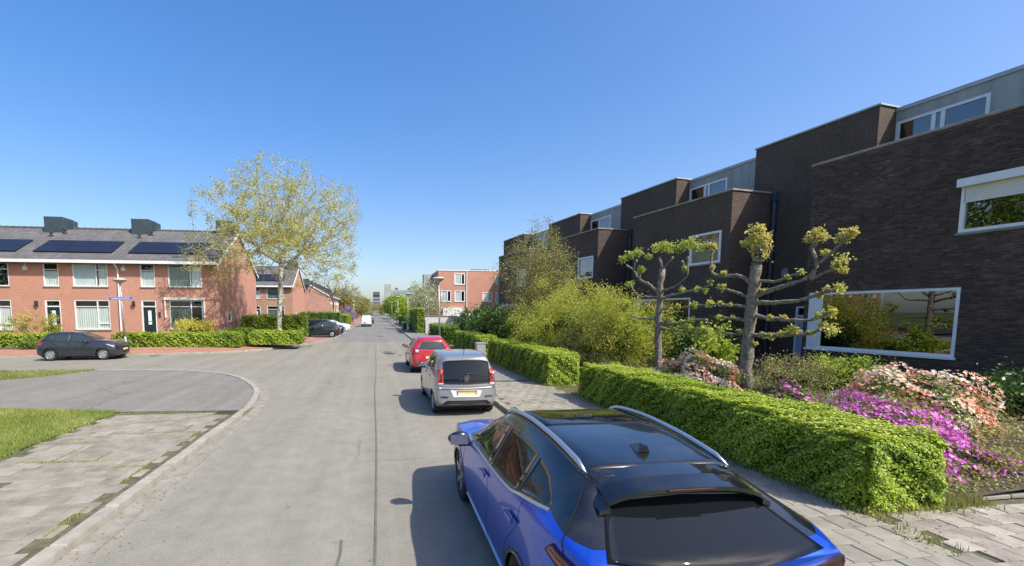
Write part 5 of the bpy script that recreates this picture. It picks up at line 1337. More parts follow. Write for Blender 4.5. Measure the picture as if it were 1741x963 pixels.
tg = vw.patch('tailgate_glass', [(-.62, .80), (0, .78), (.62, .80)], curve2([(-.60, 1.29), (-.48, 1.335), (0, 1.35), (.48, 1.335), (.60, 1.29)]), 'rear', 'car_glass', .012, 20, 14)
vw.patch('bumper_ledge', [(-.73, .70), (0, .68), (.73, .70)], [(-.72, .75), (0, .735), (.72, .75)], 'rear', 'paint_silver', .03, 16, 3)
vw.patch('plate_recess', [(-.34, .49), (.34, .49)], [(-.42, .66), (.42, .66)], 'rear', 'paint_white', .010, 8, 4)
np_ = vw.patch('number_plate', [(-.26, .52), (.26, .52)], [(-.26, .635), (.26, .635)], 'rear', 'plate_yellow', .018, 6, 2)
vw.patch('plate_band', [(-.26, .52), (-.225, .52)], [(-.26, .635), (-.225, .635)], 'rear', 'plate_blue', .020, 2, 2, np_)
vw.patch('bumper_trim', [(-.66, .30), (.66, .30)], [(-.52, .40), (.52, .40)], 'rear', 'trim', .012, 12, 3)
# round emblem: ring with V over W, script below
hb = vw.hit((0, -6, .955), (0, 1, 0)); yb = hb[0].y - .02; tilt = math.atan2(hb[1].z, abs(hb[1].y))
em = bpy.data.objects.new('emblem', None)
m = MB(); m.lathe([(.056, .004), (.056, -.008), (.047, -.010), (.047, .002)], 28, (0, 0, 0), 'y')
def stroke(mb, pts, w=.0075, y=-.008):
    for a, b in zip(pts[:-1], pts[1:]):
        a = np.array(a); b = np.array(b); d = (b - a) / np.linalg.norm(b - a); n_ = np.array([-d[1], d[0]]) * w / 2; a2 = a - d * w * .3; b2 = b + d * w * .3
        q = [a2 - n_, b2 - n_, b2 + n_, a2 + n_]; P_ = [(p[0], y, p[1]) for p in q] + [(p[0], y + .008, p[1]) for p in q]
        mb.add(P_, [[0, 1, 2, 3], [0, 4, 5, 1], [1, 5, 6, 2], [2, 6, 7, 3], [3, 7, 4, 0]])
stroke(m, [(-.022, .043), (0, .004), (.022, .043)]); stroke(m, [(-.043, .020), (-.018, -.043), (0, -.006), (.018, -.043), (.043, .020)])
e_ = m.build('emblem', 'chrome', vw.t); e_.location = (0, yb, .955); e_.rotation_euler = (tilt * .8, 0, 0)
m = MB(); stroke(m, [(-.045, .02), (-.045, -.012), (-.035, -.02), (-.022, -.02), (-.014, -.012), (-.014, .02)], .009); stroke(m, [(-.014, -.0), (-.014, -.02)], .009)
stroke(m, [(.004, .018), (.028, .018), (.034, .010), (.034, -.008), (.028, -.016), (.004, -.016)], .009); stroke(m, [(.004, .018), (.004, -.04)], .009); stroke(m, [(.046, .02), (.046, -.006)], .008); stroke(m, [(.046, -.016), (.046, -.022)], .008)
hb = vw.hit((0, -6, .865), (0, 1, 0)); o = m.build('badge', 'chrome', vw.t); o.location = (-.02, hb[0].y - .02, .865)
w_ = MB(); hb = vw.hit((.05, -6, 1.03), (0, 1, 0)); w_.tube([(0, hb[0].y - .03, 1.03), (.12, hb[0].y - .03, 1.035), (.26, hb[0].y - .03, 1.045)], [.013, .009, .006], 6); w_.build('rear_wiper', 'trim', vw.t)
w_ = MB(); hb = vw.hit((0, -1.3, 4), (0, 0, -1)); w_.tube([(.02, hb[0].y, hb[0].z - .01), (.02, hb[0].y - .12, hb[0].z + .22)], [.008, .004], 6); w_.build('aerial', 'trim', vw.t)
vw.patch('windscreen', [(-.60, .66), (0, .74), (.60, .66)], [(-.52, .1), (0, .13), (.52, .1)], 'top', 'car_glass_clear')
vw.seam([(-.55, -1.42), (0, -1.44), (.55, -1.42)], 'top', 1, .008)
vw.mirror(.56, .97, 'paint_black', size=.95); vw.wheel('alloy', 6)

# --- red hatchback ahead of it
sw = Car('parked_car', 'bright red hatchback, first in the row of kerbside cars', (2.22, 19.7, 0), R(.3), HATCH, (1.2, -1.22), .29, 'paint_red', scale=(1, .985, 1.01), dense=7)
hatch_fit(sw, 'car_glass_clear', mir='paint_red', body='paint_red', lamp='tail_red')
for sd in (1, -1): sw.patch('lens', [(sd * .55, .86), (sd * .68, .86)], [(sd * .57, .95), (sd * .68, .96)], 'rear', 'lamp_clear', .02, 6, 4)
sw.patch('glass_glint', [(-.22, 1.10), (.05, 1.10)], [(-.20, 1.20), (.05, 1.20)], 'rear', 'blind', .0042, 4, 3) if False else None

# --- dark hatchback beside the left-hand kerb
pg = Car('parked_car', 'dark grey hatchback parked across the side street, front to the right', (-15.45, 25.95, 0), R(-90 + 4), HATCH, (1.26, -1.28), .305, 'paint_anthracite', scale=(1.01, .94, 1.0), dense=7)
hatch_fit(pg, 'car_glass_clear', spokes=9, body='paint_anthracite', mir='paint_anthracite', lamp='tail_red')
# --- cars in the perpendicular bays
def bay_car(label, x, y, rz, mat, scale=(1, 1, 1), **kw):
    c = Car('parked_car', label, (x, y, .05), rz, HATCH, (1.22, -1.24), .29, mat, scale=scale, dense=5, it=2, group='cars in the parking bays'); hatch_fit(c, 'car_glass_clear', full=True, spokes=7, **kw); return c
bay_car('dark green-grey hatchback in the nearest parking bay', -5.55, 44.9, R(90), 'paint_green_grey', (.98, .98, 1.02))
v = Car('parked_van', 'black van parked just behind the green-grey hatchback', (-5.7, 48.6, .05), R(-90), VANR, (1.45, -1.45), .32, 'paint_black', scale=(.96, .93, .88), dense=5, cat='van')
for sd in (1, -1):
    v.patch('side_window', [(1.25, 1.2), (.4, 1.2)], [(.95, 1.5), (.4, 1.72)], 'side', 'car_glass_clear', side=sd); v.patch('side_window', [(.32, 1.2), (-.7, 1.2)], [(.32, 1.73), (-.7, 1.73)], 'side', 'car_glass', side=sd); v.patch('side_window', [(-.78, 1.2), (-1.9, 1.2)], [(-.78, 1.73), (-1.9, 1.7)], 'side', 'car_glass', side=sd); v.patch('headlight', [(2.2, .78), (1.85, .86)], [(2.15, .9), (1.8, .98)], 'side', 'lamp_clear', .008, 6, 4, side=sd)
v.patch('windscreen', [(-.7, 1.45), (0, 1.55), (.7, 1.45)], [(-.66, .62), (0, .66), (.66, .62)], 'top', 'car_glass_clear'); v.mirror(1.2, 1.15, 'paint_black'); v.wheel('alloy', 5, full=True)
bay_car('light blue hatchback between black van and white cars', -5.6, 52.4, R(-90), 'paint_lightblue')
bay_car('white hatchback beside the light blue one', -5.5, 55.6, R(-90), 'paint_white')
bay_car('second white hatchback, next to last in the bays', -5.45, 58.8, R(-90), 'paint_white', (1.0, 1.03, .98))
bay_car('dark grey hatchback in the farthest parking bay', -5.9, 62.0, R(-90), 'paint_darkgrey')
# --- white van on the left of the street, and two cars beyond
wv = Car('parked_van', 'white delivery van standing at the left of the street, rear doors to us', (-1.75, 78.6, 0), 0, VANR, (1.5, -1.45), .33, 'paint_white', scale=(.96, 1, 1.02), dense=5, cat='van')
for sd in (1, -1):
    wv.patch('side_window', [(1.25, 1.2), (.4, 1.2)], [(.95, 1.5), (.4, 1.72)], 'side', 'car_glass', side=sd); wv.patch('tail_light', [(sd * .78, .8), (sd * .86, .8)], [(sd * .76, 1.15), (sd * .84, 1.15)], 'rear', 'tail_red', .012, 4, 5)
wv.seam([(0, .5), (0, 1.8)], 'rear', 1, .02); wv.patch('number_plate', [(-.5, .62), (0, .62)], [(-.5, .75), (0, .75)], 'rear', 'trim', .012, 4, 2); wv.patch('bumper_trim', [(-.84, .32), (.84, .32)], [(-.86, .5), (.86, .5)], 'rear', 'trim', .014, 8, 3); wv.mirror(1.2, 1.15, 'trim'); wv.wheel('alloy', 5, full=True)
def far_car(label, x, y, mat):
    c = Car('parked_car', label, (x, y, 0), 0, HATCH, (1.22, -1.24), .29, mat, dense=4, it=2, group='cars far along the street'); hatch_fit(c, 'car_glass_clear', full=True, spokes=5); return c
far_car('dark car far along the street just beyond the white van', -1.4, 96, 'paint_darkgrey')
far_car('white car far along the street, beyond the dark one', -1.5, 108, 'paint_white')
far_car('silver car, farthest of the cars along the street', -1.6, 122, 'paint_silver')

# ---------------------------------------------------------------- street furniture
def lamp_post(label, x, y, h, lean=(0, 0), sign=None, group=None, z=.1):
    t = thing('street_lamp', label, 'street lamp', (x, y, z), 0, group); t.rotation_euler = (lean[1], lean[0], 0)
    m = MB(); m.tube([(0, 0, 0), (0, 0, .9)], .07, 12); m.tube([(0, 0, .9), (0, 0, .96)], [.07, .05], 12, False); m.tube([(0, 0, .96), (0, 0, h - .18)], [.052, .038], 12); m.build('pole', 'galvanised', t, smooth=True)
    m = MB(); m.lathe([(.05, h - .26), (.06, h - .2), (.16, h - .13), (.34, h - .01), (.36, h + .02), (.35, h + .04)], 24); d_ = m.build('lamp_bowl', 'lamp_dish', t, smooth=True)
    m = MB(); m.lathe([(.355, h + .035), (.30, h + .075), (.16, h + .11), (.001, h + .12)], 24); m.build('lamp_cap', 'lamp_glass', d_, smooth=True)
    m = MB(); m.box(-.045, .045, -.075, -.055, .45, .8, .004); m.build('hatch', 'galvanised', t)
    return t
ll = lamp_post('grey street lamp with blue street name sign, behind the dark hatchback', -14.7, 28.35, 4.25, (R(-1.8), 0))
m = MB(); m.box(-.62, .62, -.075, -.055, 3.12, 3.30, .003); sg = m.build('street_sign', 'sign_blue', ll)
m = MB(); m.box(-.605, .605, -.0775, -.0755, 3.278, 3.288); m.box(-.605, .605, -.0775, -.0755, 3.132, 3.142); m.build('sign_border', 'sign_white', sg)
m = MB(); m.box(-.5, .5, -.0778, -.0755, 3.195, 3.225); m.build('sign_writing', 'sign_white', sg)
lamp_post('grey street lamp with shallow bowl head, nearest on the right', 3.62, 25.1, 4.28, (R(-1.3), 0))
lamp_post('street lamp beside the wheelie bins on the right', 3.75, 53.8, 4.6, (R(.6), 0))
lamp_post('slim street lamp farther along the right footway', 3.65, 76, 5.0)
lamp_post('farthest street lamp on the right footway', 3.6, 104, 4.6)
lamp_post('street lamp on the left footway beyond the parking bays', -4.15, 84, 4.4)
def wheelie(label, x, y, mat, rz=0):
    t = thing('wheelie_bin', label, 'bin', (x, y, .1), rz, 'bins at the kerb')
    m = MB(); vs = [(-.22, -.24, .08), (.22, -.24, .08), (.22, .24, .08), (-.22, .24, .08), (-.28, -.34, .95), (.28, -.34, .95), (.28, .34, .95), (-.28, .34, .95)]
    m.add(vs, [[3, 2, 1, 0], [4, 5, 6, 7], [0, 1, 5, 4], [1, 2, 6, 5], [2, 3, 7, 6], [3, 0, 4, 7]]); m.build('body', mat, t)
    m = MB(); m.add([(-.3, -.37, .955), (.3, -.37, .955), (.3, .36, 1.0), (-.3, .36, 1.0), (-.29, -.35, 1.0), (.29, -.35, 1.0), (.28, .34, 1.07), (-.28, .34, 1.07)], [[3, 2, 1, 0], [4, 5, 6, 7], [0, 1, 5, 4], [1, 2, 6, 5], [2, 3, 7, 6], [3, 0, 4, 7]]); m.build('lid', mat, t)
    m = MB(); m.tube([(-.3, .42, .98), (.3, .42, .98)], .018, 6); m.build('handle', mat, t)
    for s in (-1, 1): m = MB(); m.lathe([(.1, -.03), (.1, .03), (.001, .03)], 12, (s * .25, .2, .1), 'x'); m.build('wheel', 'rubber', t)
wheelie('green wheelie bin at the kerb, left of the pair', 3.62, 58.0, 'bin_green', .2); wheelie('green-grey wheelie bin at the kerb, right of the pair', 4.35, 56.6, 'bin_green', -.1); wheelie('dark wheelie bin just behind the green pair', 3.75, 61.5, 'bin_grey')
t = thing('utility_cabinet', 'grey metal utility cabinet in front of the hedge, right of the silver car', 'cabinet', (4.62, 19.4, .1), R(3))
m = MB(); m.box(-.20, .20, -.16, .16, 0, .98, .012); m.build('housing', 'cabinet_grey', t)
m = MB(); m.box(-.22, .22, -.18, .18, .98, 1.04, .012); m.build('lid', 'cabinet_grey', t)
m = MB(); m.box(-.16, .16, -.166, -.161, .08, .93); d_ = m.build('door', 'galvanised', t)
m = MB(); m.box(.1, .13, -.175, -.166, .5, .58); m.build('lock', 'steel_dark', d_)
t = thing('gate_post', 'thin dark gate post beside the white garden wall', 'post', (5.15, 47, .1)); m = MB(); m.box(-.04, .04, -.04, .04, 0, 1.5, .01); m.build('post', 'steel_dark', t); m = MB(); m.box(-.05, .05, -.05, .05, 1.5, 1.54); m.build('cap', 'steel_dark', t)
# ---------------------------------------------------------------- vegetation, left side
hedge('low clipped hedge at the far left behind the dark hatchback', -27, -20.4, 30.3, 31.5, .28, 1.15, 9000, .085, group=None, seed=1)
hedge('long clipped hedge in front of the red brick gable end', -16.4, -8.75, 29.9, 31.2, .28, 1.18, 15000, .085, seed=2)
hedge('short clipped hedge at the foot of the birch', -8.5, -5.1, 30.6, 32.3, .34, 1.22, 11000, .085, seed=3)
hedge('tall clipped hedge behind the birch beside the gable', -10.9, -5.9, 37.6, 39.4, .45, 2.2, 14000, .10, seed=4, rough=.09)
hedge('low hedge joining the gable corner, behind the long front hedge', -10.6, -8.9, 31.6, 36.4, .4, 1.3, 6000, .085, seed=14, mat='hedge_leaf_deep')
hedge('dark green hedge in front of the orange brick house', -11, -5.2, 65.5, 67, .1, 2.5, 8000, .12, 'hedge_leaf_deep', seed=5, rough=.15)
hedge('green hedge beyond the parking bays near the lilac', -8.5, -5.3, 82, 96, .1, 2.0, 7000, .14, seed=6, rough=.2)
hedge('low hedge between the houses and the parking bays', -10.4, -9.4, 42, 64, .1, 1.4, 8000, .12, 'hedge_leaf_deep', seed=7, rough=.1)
tree('birch_tree', 'tall birch with pale trunk and sparse orange-green young leaves', 'tree', (-7.0, 33.3, .4), [(0, 0, 0), (.02, 0, 1.5), (.12, .02, 3.0), (.22, 0, 4.3), (.28, 0, 5.6), (.2, 0, 7.2), (.1, 0, 8.4)],
     (.45, 0, 7.5), (5.9, 5.4, 5.5), 1250, 42000, .11, 'birch_leaf', 'birch_bark', tip=.0165, bf=.5, seed=21, low=-.62, shell=.52, jit=.16, scale_r=.85, bumps=.16)
def shrub(name, label, loc, rad, n, size, mat, seed=1, sticks=60, twig='twig', leafn=None, tip=.006, core=.55, upright=False, jit=.1, tint=0., group=None, cat='shrub'):
    rng = np.random.default_rng(seed); t = thing(name, label, cat, loc, 0, group)
    T = envelope(sticks, (0, 0, rad[2] * .5), (rad[0], rad[1], rad[2] * .52), rng, .5, -.9, .22, seed)
    P, par = mst_tree([(0, 0, 0), (0, 0, rad[2] * .12), (0, 0, rad[2] * .2)], T, .5, seed); r = tree_radii(P, par, tip)
    skeleton_mesh('branches', P, par, np.minimum(r, .06), twig, t, 4)
    tips = P[3:][rng.integers(0, len(P) - 3, n)] + rng.normal(size=(n, 3)) * jit * np.array([1, 1, 1.2 if upright else .9])
    tips[:, 2] = np.maximum(tips[:, 2], .03)
    V = leaf_quads(tips, size * rng.uniform(.65, 1.35, n), rng=rng)
    cl = np.sin(tips[:, 0] * 3.1 + seed) * np.cos(tips[:, 1] * 2.7) * np.cos(tips[:, 2] * 3.3 + seed)
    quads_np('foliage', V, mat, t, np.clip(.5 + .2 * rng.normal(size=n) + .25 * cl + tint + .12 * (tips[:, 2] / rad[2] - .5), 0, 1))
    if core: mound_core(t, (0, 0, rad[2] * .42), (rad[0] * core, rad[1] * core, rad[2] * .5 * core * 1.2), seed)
    return t
shrub('golden_shrub', 'bright yellow shrub below the ground floor window with awning box', (-12.35, 32.3, .45), (1.35, .9, 1.75), 5200, .10, 'yellow_leaf', 31, 90, jit=.14, core=.45)
shrub('garden_shrub', 'orange-tinged airy shrub left of the dark front door', (-22.9, 32.2, .4), (1.1, .9, 2.2), 1700, .11, 'birch_leaf', 32, 60, core=0)
shrub('garden_shrub', 'green shrub right in front of the dark front door', (-21.4, 32.6, .4), (.7, .7, 2.1), 1500, .10, 'shrub_leaf', 33, 60, core=.4)
shrub('garden_shrub', 'low green plant at the edge of the red footway, left of the dark hatchback', (-20.6, 29.4, .2), (1.0, .5, .75), 900, .09, 'mid_leaf', 34, 40, core=.6)
tree('bare_tree', 'dark leafless spreading tree behind the birch', 'tree', (-7.2, 74, .1), [(0, 0, 0), (0, 0, 1.5), (.2, 0, 2.6), (.3, 0, 3.8)], (.6, 0, 5.8), (4.2, 4, 2.9), 330, 900, .12, 'bare_leaf', 'bark_dark', tip=.016, bf=.45, seed=41, low=-.5)
tree('conifer_tree', 'brownish conifer beside the long brick terrace', 'tree', (-8.2, 128, 0), [(0, 0, 0), (0, 0, 3), (0, 0, 6), (0, 0, 8.4)], (0, 0, 4.2), (2.2, 2.2, 4.4), 160, 5200, .34, 'olive_leaf', 'bark_dark', seed=42, jit=.4)
shrub('lilac_shrub', 'purple flowering shrub at the left beyond the parking bays', (-5.9, 97, .1), (1.7, 1.6, 3.6), 3000, .2, 'petal_mauve', 43, 60, core=.5, jit=.25)
far_trees = [(-9.5, 150, 11.5, 4.6, 'bare_leaf', 'tall pale spring tree on the left, tallest of the far trees'), (-7.5, 175, 8.5, 4.2, 'olive_leaf', 'olive-brown tree right of the tall pale one'), (-6.8, 205, 9.5, 4.5, 'olive_leaf', 'olive tree farther along the left of the street'),
             (-6.2, 245, 9.5, 4.8, 'bare_leaf', 'pale tree near the end of the street on the left'), (-2.5, 300, 9.0, 5.5, 'bare_leaf', 'pale tree closing the view at the end of the street'), (3.5, 318, 9, 6, 'olive_leaf', 'olive tree closing the view, right of the pale one'), (-15, 162, 12, 4.6, 'bare_leaf', 'pale tree rising behind the long terrace roof'),
             (6.2, 118, 7.0, 2.9, 'lime_leaf', 'bright lime green tree on the right of the street'), (8.8, 140, 7.4, 3.3, 'lime_leaf', 'lime green tree just behind the brightest one'), (11.5, 128, 6.6, 3.2, 'mid_leaf', 'mid green tree left of the red brick building'), (6.2, 172, 8.0, 3.6, 'mid_leaf', 'green tree farther along the right of the street'), (7.5, 215, 9.5, 4.5, 'mid_leaf', 'farthest green tree on the right of the street'), (16, 175, 8, 4.5, 'lime_leaf', 'lime green tree behind the small red brick block')]
for i, (x, y, h, r_, mt, lb) in enumerate(far_trees):
    tree('street_tree', lb, 'tree', (x, y, 0), [(0, 0, 0), (0, 0, h * .18), (.1, 0, h * .3), (.1, 0, h * .5)], (0, 0, h * .58), (r_, r_, h * .43), 150, 4200 if 'bare' in mt else 6500, .30 if 'bare' in mt else .42, mt, 'bark_dark', tip=.025, seed=60 + i, low=-.85, jit=.45, group='trees along the street')

tree('broadleaf_tree', 'large green tree beyond the left edge, mirrored in the upper right window', 'tree', (-31, 19, .1), [(0, 0, 0), (0, 0, 3), (.1, 0, 5), (.1, 0, 8)], (0, 0, 10), (7.5, 7.5, 7.5), 300, 13000, .42, 'mid_leaf', 'bark_dark', tip=.02, seed=55, jit=.6)
# ---------------------------------------------------------------- vegetation, right side
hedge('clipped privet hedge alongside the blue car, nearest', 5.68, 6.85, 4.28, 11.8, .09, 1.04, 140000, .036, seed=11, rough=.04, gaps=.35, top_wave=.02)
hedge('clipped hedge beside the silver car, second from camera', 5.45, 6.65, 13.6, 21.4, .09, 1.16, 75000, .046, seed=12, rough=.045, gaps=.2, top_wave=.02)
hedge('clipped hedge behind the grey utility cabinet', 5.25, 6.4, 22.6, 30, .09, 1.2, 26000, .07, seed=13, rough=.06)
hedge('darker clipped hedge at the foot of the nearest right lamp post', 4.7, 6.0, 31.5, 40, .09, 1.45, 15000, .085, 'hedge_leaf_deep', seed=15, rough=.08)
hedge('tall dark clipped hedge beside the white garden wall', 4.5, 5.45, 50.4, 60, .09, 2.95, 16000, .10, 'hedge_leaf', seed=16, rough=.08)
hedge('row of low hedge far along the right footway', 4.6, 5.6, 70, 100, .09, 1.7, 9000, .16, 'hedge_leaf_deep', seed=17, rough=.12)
tree('blossom_tree', 'loose tree with whitish blossom left of the red brick building', 'tree', (6.6, 63, .1), [(0, 0, 0), (0, 0, 1.2), (.1, 0, 2.2)], (.1, 0, 4.2), (2.5, 2.4, 2.9), 170, 5200, .20, 'petal_white', 'bark_dark', seed=71, jit=.28, low=-.9)
shrub('garden_shrub', 'grey-green twiggy shrub hanging over the white garden wall', (7.4, 52.4, .1), (2.2, 1.6, 3.8), 2600, .13, 'olive_leaf', 72, 130, core=0, jit=.22)
shrub('garden_shrub', 'reddish-brown bare shrub in front of the red brick building', (11.2, 49, .3), (2.4, 2, 3.4), 1500, .10, 'bare_leaf', 73, 170, core=0, jit=.2)
shrub('laurel_shrub', 'dark glossy laurel behind the hedge, left of the yellow-green shrubs', (8.1, 28.5, .2), (2.3, 2.6, 2.75), 9000, .15, 'laurel_leaf', 74, 110, core=.75, jit=.24)
shrub('laurel_shrub', 'dark laurel further back beside the first', (8.2, 36, .2), (2.4, 2.6, 2.4), 5000, .17, 'laurel_leaf', 75, 90, core=.75, jit=.26)
shrub('laurel_shrub', 'green variegated laurel just behind the cabinet hedge', (8.4, 24.3, .2), (1.7, 1.6, 2.6), 5500, .12, 'mid_leaf', 76, 90, core=.7, jit=.2)
shrub('spring_shrub', 'large airy yellow-green shrub behind the second hedge', (8.5, 18.6, .2), (2.3, 2.8, 3.4), 40000, .07, 'shrub_leaf', 77, 340, core=.62, jit=.17, tip=.005, tint=.08)
shrub('spring_shrub', 'yellow-green shrub with upright shoots beside the slimmer pollard', (9.4, 15.9, .25), (1.75, 1.7, 2.9), 26000, .065, 'shrub_leaf', 78, 260, core=.6, jit=.15, upright=True, tip=.005)
shrub('spring_shrub', 'brownish twiggy shrub between the two yellow-green ones', (8.2, 16.3, .2), (1.2, 1.2, 2.3), 6000, .05, 'olive_leaf', 79, 260, core=.4, jit=.16, tip=.005)
tree('garden_tree', 'tall twiggy olive-green shrub tree in front of the far dark block', 'tree', (8.9, 23.6, .2), [(0, 0, 0), (0, 0, .7), (.05, 0, 1.4)], (.1, 0, 4.0), (2.35, 2.2, 3.0), 560, 20000, .08, 'olive_leaf', 'twig', tip=.007, seed=80, bf=.55, jit=.17, low=-.9, scale_r=.7)
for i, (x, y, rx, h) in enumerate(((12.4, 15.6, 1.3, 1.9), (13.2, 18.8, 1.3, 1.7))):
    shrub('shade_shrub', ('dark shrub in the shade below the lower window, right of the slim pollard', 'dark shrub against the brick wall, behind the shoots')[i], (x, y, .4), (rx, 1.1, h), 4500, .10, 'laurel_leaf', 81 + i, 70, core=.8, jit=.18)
shrub('garden_shrub', 'bright green leafy shrub between the two pollards', (10.9, 13.0, .3), (.55, .5, 1.75), 1700, .13, 'lime_leaf', 84, 40, core=.3, jit=.12)
shrub('garden_shrub', 'straw-coloured twiggy shrub right of the thick pollard', (11.0, 10.3, .3), (1.15, .95, 1.05), 5200, .045, 'olive_leaf', 85, 300, core=.55, jit=.10, tip=.004, tint=.15)
shrub('garden_shrub', 'fresh green fringe of shrub below the big window', (12.5, 10.1, .4), (.9, .8, .95), 3200, .065, 'lime_leaf', 86, 120, core=.5, jit=.10)
shrub('garden_shrub', 'dark low shrub against the wall at the right edge', (13.4, 6.8, .4), (1.5, 1.1, 1.0), 4200, .08, 'laurel_leaf', 87, 90, core=.75, jit=.14)
def azalea(label, loc, rad, nf, size, pet, seed, leaf='mid_leaf', nl=3500, tint0=.5, tvar=.3):
    t = thing('azalea', label, 'shrub', loc, 0)
    rng = np.random.default_rng(seed)
    # flowers: five petals each, set over the mound
    d = rng.normal(size=(nf * 3, 3)); d /= np.linalg.norm(d, axis=1)[:, None]; d = d[d[:, 2] > -.05][:nf]; n = len(d)
    ph = rng.random(4) * 6
    k = 1 + .16 * np.sin(5 * d[:, 0] + ph[0]) * np.cos(5 * d[:, 1] + ph[1]) + .08 * np.sin(11 * d[:, 2] + 9 * d[:, 0] + ph[2]) + .05 * np.sin(17 * d[:, 1] + 13 * d[:, 0] + ph[3]) - np.abs(rng.normal(size=n)) * .05
    P = d * k[:, None] * np.array(rad)
    nr = d + rng.normal(size=(n, 3)) * .35; nr /= np.linalg.norm(nr, axis=1)[:, None]
    a = np.cross(nr, rng.normal(size=(n, 3))); a /= np.linalg.norm(a, axis=1)[:, None]; b = np.cross(nr, a)
    Q = []; s = (size * rng.uniform(.75, 1.25, n))[:, None]
    for j in range(5):
        th = 2 * math.pi * j / 5; e = a * math.cos(th) + b * math.sin(th); f = -a * math.sin(th) + b * math.cos(th)
        Q.append(np.stack([P, P + e * s * .45 + f * s * .26 + nr * s * .16, P + e * s * .62 + nr * s * .20, P + e * s * .45 - f * s * .26 + nr * s * .16], 1))
    cl = np.sin(P[:, 0] * 5 + seed) * np.cos(P[:, 1] * 5.5) + .6 * np.sin(P[:, 2] * 7 + P[:, 0] * 9)
    tn = np.clip(tint0 + tvar * rng.normal(size=n) * .6 + .3 * cl, 0, 1)
    quads_np('blossom', np.concatenate(Q), pet, t, np.concatenate([tn] * 5))
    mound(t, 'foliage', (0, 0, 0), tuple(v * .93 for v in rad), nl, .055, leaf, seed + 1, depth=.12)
    mound_core(t, (0, 0, 0), rad, seed); return t
azalea('salmon and cream azalea between the two pollards', (9.4, 11.75, .35), (1.05, 1.25, .92), 4200, .048, 'petal_orange', 91, nl=7000)
azalea('large salmon and cream azalea below the big window, right of the hedge', (10.4, 7.25, .3), (1.15, 1.2, 1.06), 4600, .046, 'petal_orange', 92, nl=7000)
azalea('purple azalea in front of the large salmon one', (8.75, 6.5, .2), (1.15, 1.05, .78), 2600, .048, 'petal_purple', 93, nl=6500, leaf='olive_leaf')
azalea('small purple azalea trailing beside the end of the near hedge', (8.45, 5.45, .12), (.95, .7, .5), 1300, .046, 'petal_purple', 94, nl=4500, leaf='olive_leaf')
azalea('sprig of purple azalea at the left above the hedge', (8.9, 8.35, .22), (.55, .5, .72), 220, .06, 'petal_purple', 95, nl=2200)
# ground cover and straw round the azaleas
rng = np.random.default_rng(77)
n = 30000; gx_ = rng.uniform(6.6, 13.5, n); gy_ = rng.uniform(4.5, 9.5, n); gz_ = np.array([zr(v) for v in gx_]) + np.abs(rng.normal(size=n)) * .07 + .14 * np.clip(np.sin(gx_ * 2.3) * np.sin(gy_ * 2.9), 0, 1)
V = leaf_quads(np.stack([gx_, gy_, gz_], 1), .05 * rng.uniform(.6, 1.4, n), np.tile(np.array([[0, 0, 1.]]), (n, 1)), .9, .5, rng)
tag(quads_np('ground_cover', V, 'olive_leaf', None, np.clip(.55 + .25 * rng.normal(size=n), 0, 1)), 'low olive ground cover between azaleas and path', 'plants', kind='stuff')
n = 16000; gx_ = rng.uniform(7, 14.5, n); gy_ = rng.uniform(9, 24, n); gz_ = np.array([zr(v) for v in gx_]) + np.abs(rng.normal(size=n)) * .06
V = leaf_quads(np.stack([gx_, gy_, gz_], 1), .07 * rng.uniform(.6, 1.4, n), np.tile(np.array([[0, 0, 1.]]), (n, 1)), .9, .5, rng)
tag(quads_np('ground_cover', V, 'mid_leaf', None, np.clip(.45 + .25 * rng.normal(size=n), 0, 1)), 'green ground cover under the garden shrubs and pollards', 'plants', kind='stuff')
n = 9000; a_ = rng.random(n); bx = np.where(a_ < .5, rng.normal(5.74, .10, n), rng.uniform(5.7, 7.6, n)); by = np.where(a_ < .5, rng.uniform(3.4, 14.5, n), 4.46 + rng.normal(size=n) * .09)
k = ~((a_ < .5) & (by < 4.3) & (rng.random(n) < .65))
blades('weeds', 'dry grass and weeds along the hedge foot and path edge', bx[k], by[k], .095, .09, 'dry_grass', 9, .007)
n = 2600; by = rng.uniform(13.5, 22, n); bx = rng.normal(5.5, .07, n); blades('weeds', 'tufts of grass along the foot of the second hedge', bx, by, .1, .10, 'grass_blade', 10, .010)

rng = np.random.default_rng(321); lx_, ly_, lz_ = [], [], []
for n, x0, x1, y0, y1, z_ in ((420, -3.2, -2.85, 3, 15, .02), (260, -3.2, -2.2, 3, 12, .006), (380, 2.8, 3.14, 6, 40, .006), (900, 5.0, 5.72, 3.5, 22, .108), (240, -3, 3, 4, 30, .006), (260, 6, 9.5, 2.2, 4.4, .112), (200, -6, -3.4, 4.5, 11, .11)):
    lx_.append(rng.uniform(x0, x1, n) if n != 900 else 5.72 - np.abs(rng.normal(size=n)) * .22); ly_.append(rng.uniform(y0, y1, n)); lz_.append(np.full(n, z_))
L_ = np.stack([np.concatenate(lx_), np.concatenate(ly_), np.concatenate(lz_)], 1); n = len(L_)
tag(quads_np('leaf_litter', leaf_quads(L_, rng.uniform(.012, .04, n), np.tile(np.array([[0, 0, 1.]]), (n, 1)), .25, .6, rng), 'litter', None, rng.random(n)), 'dry leaf litter lying in gutters and on paving', 'leaves', kind='stuff')
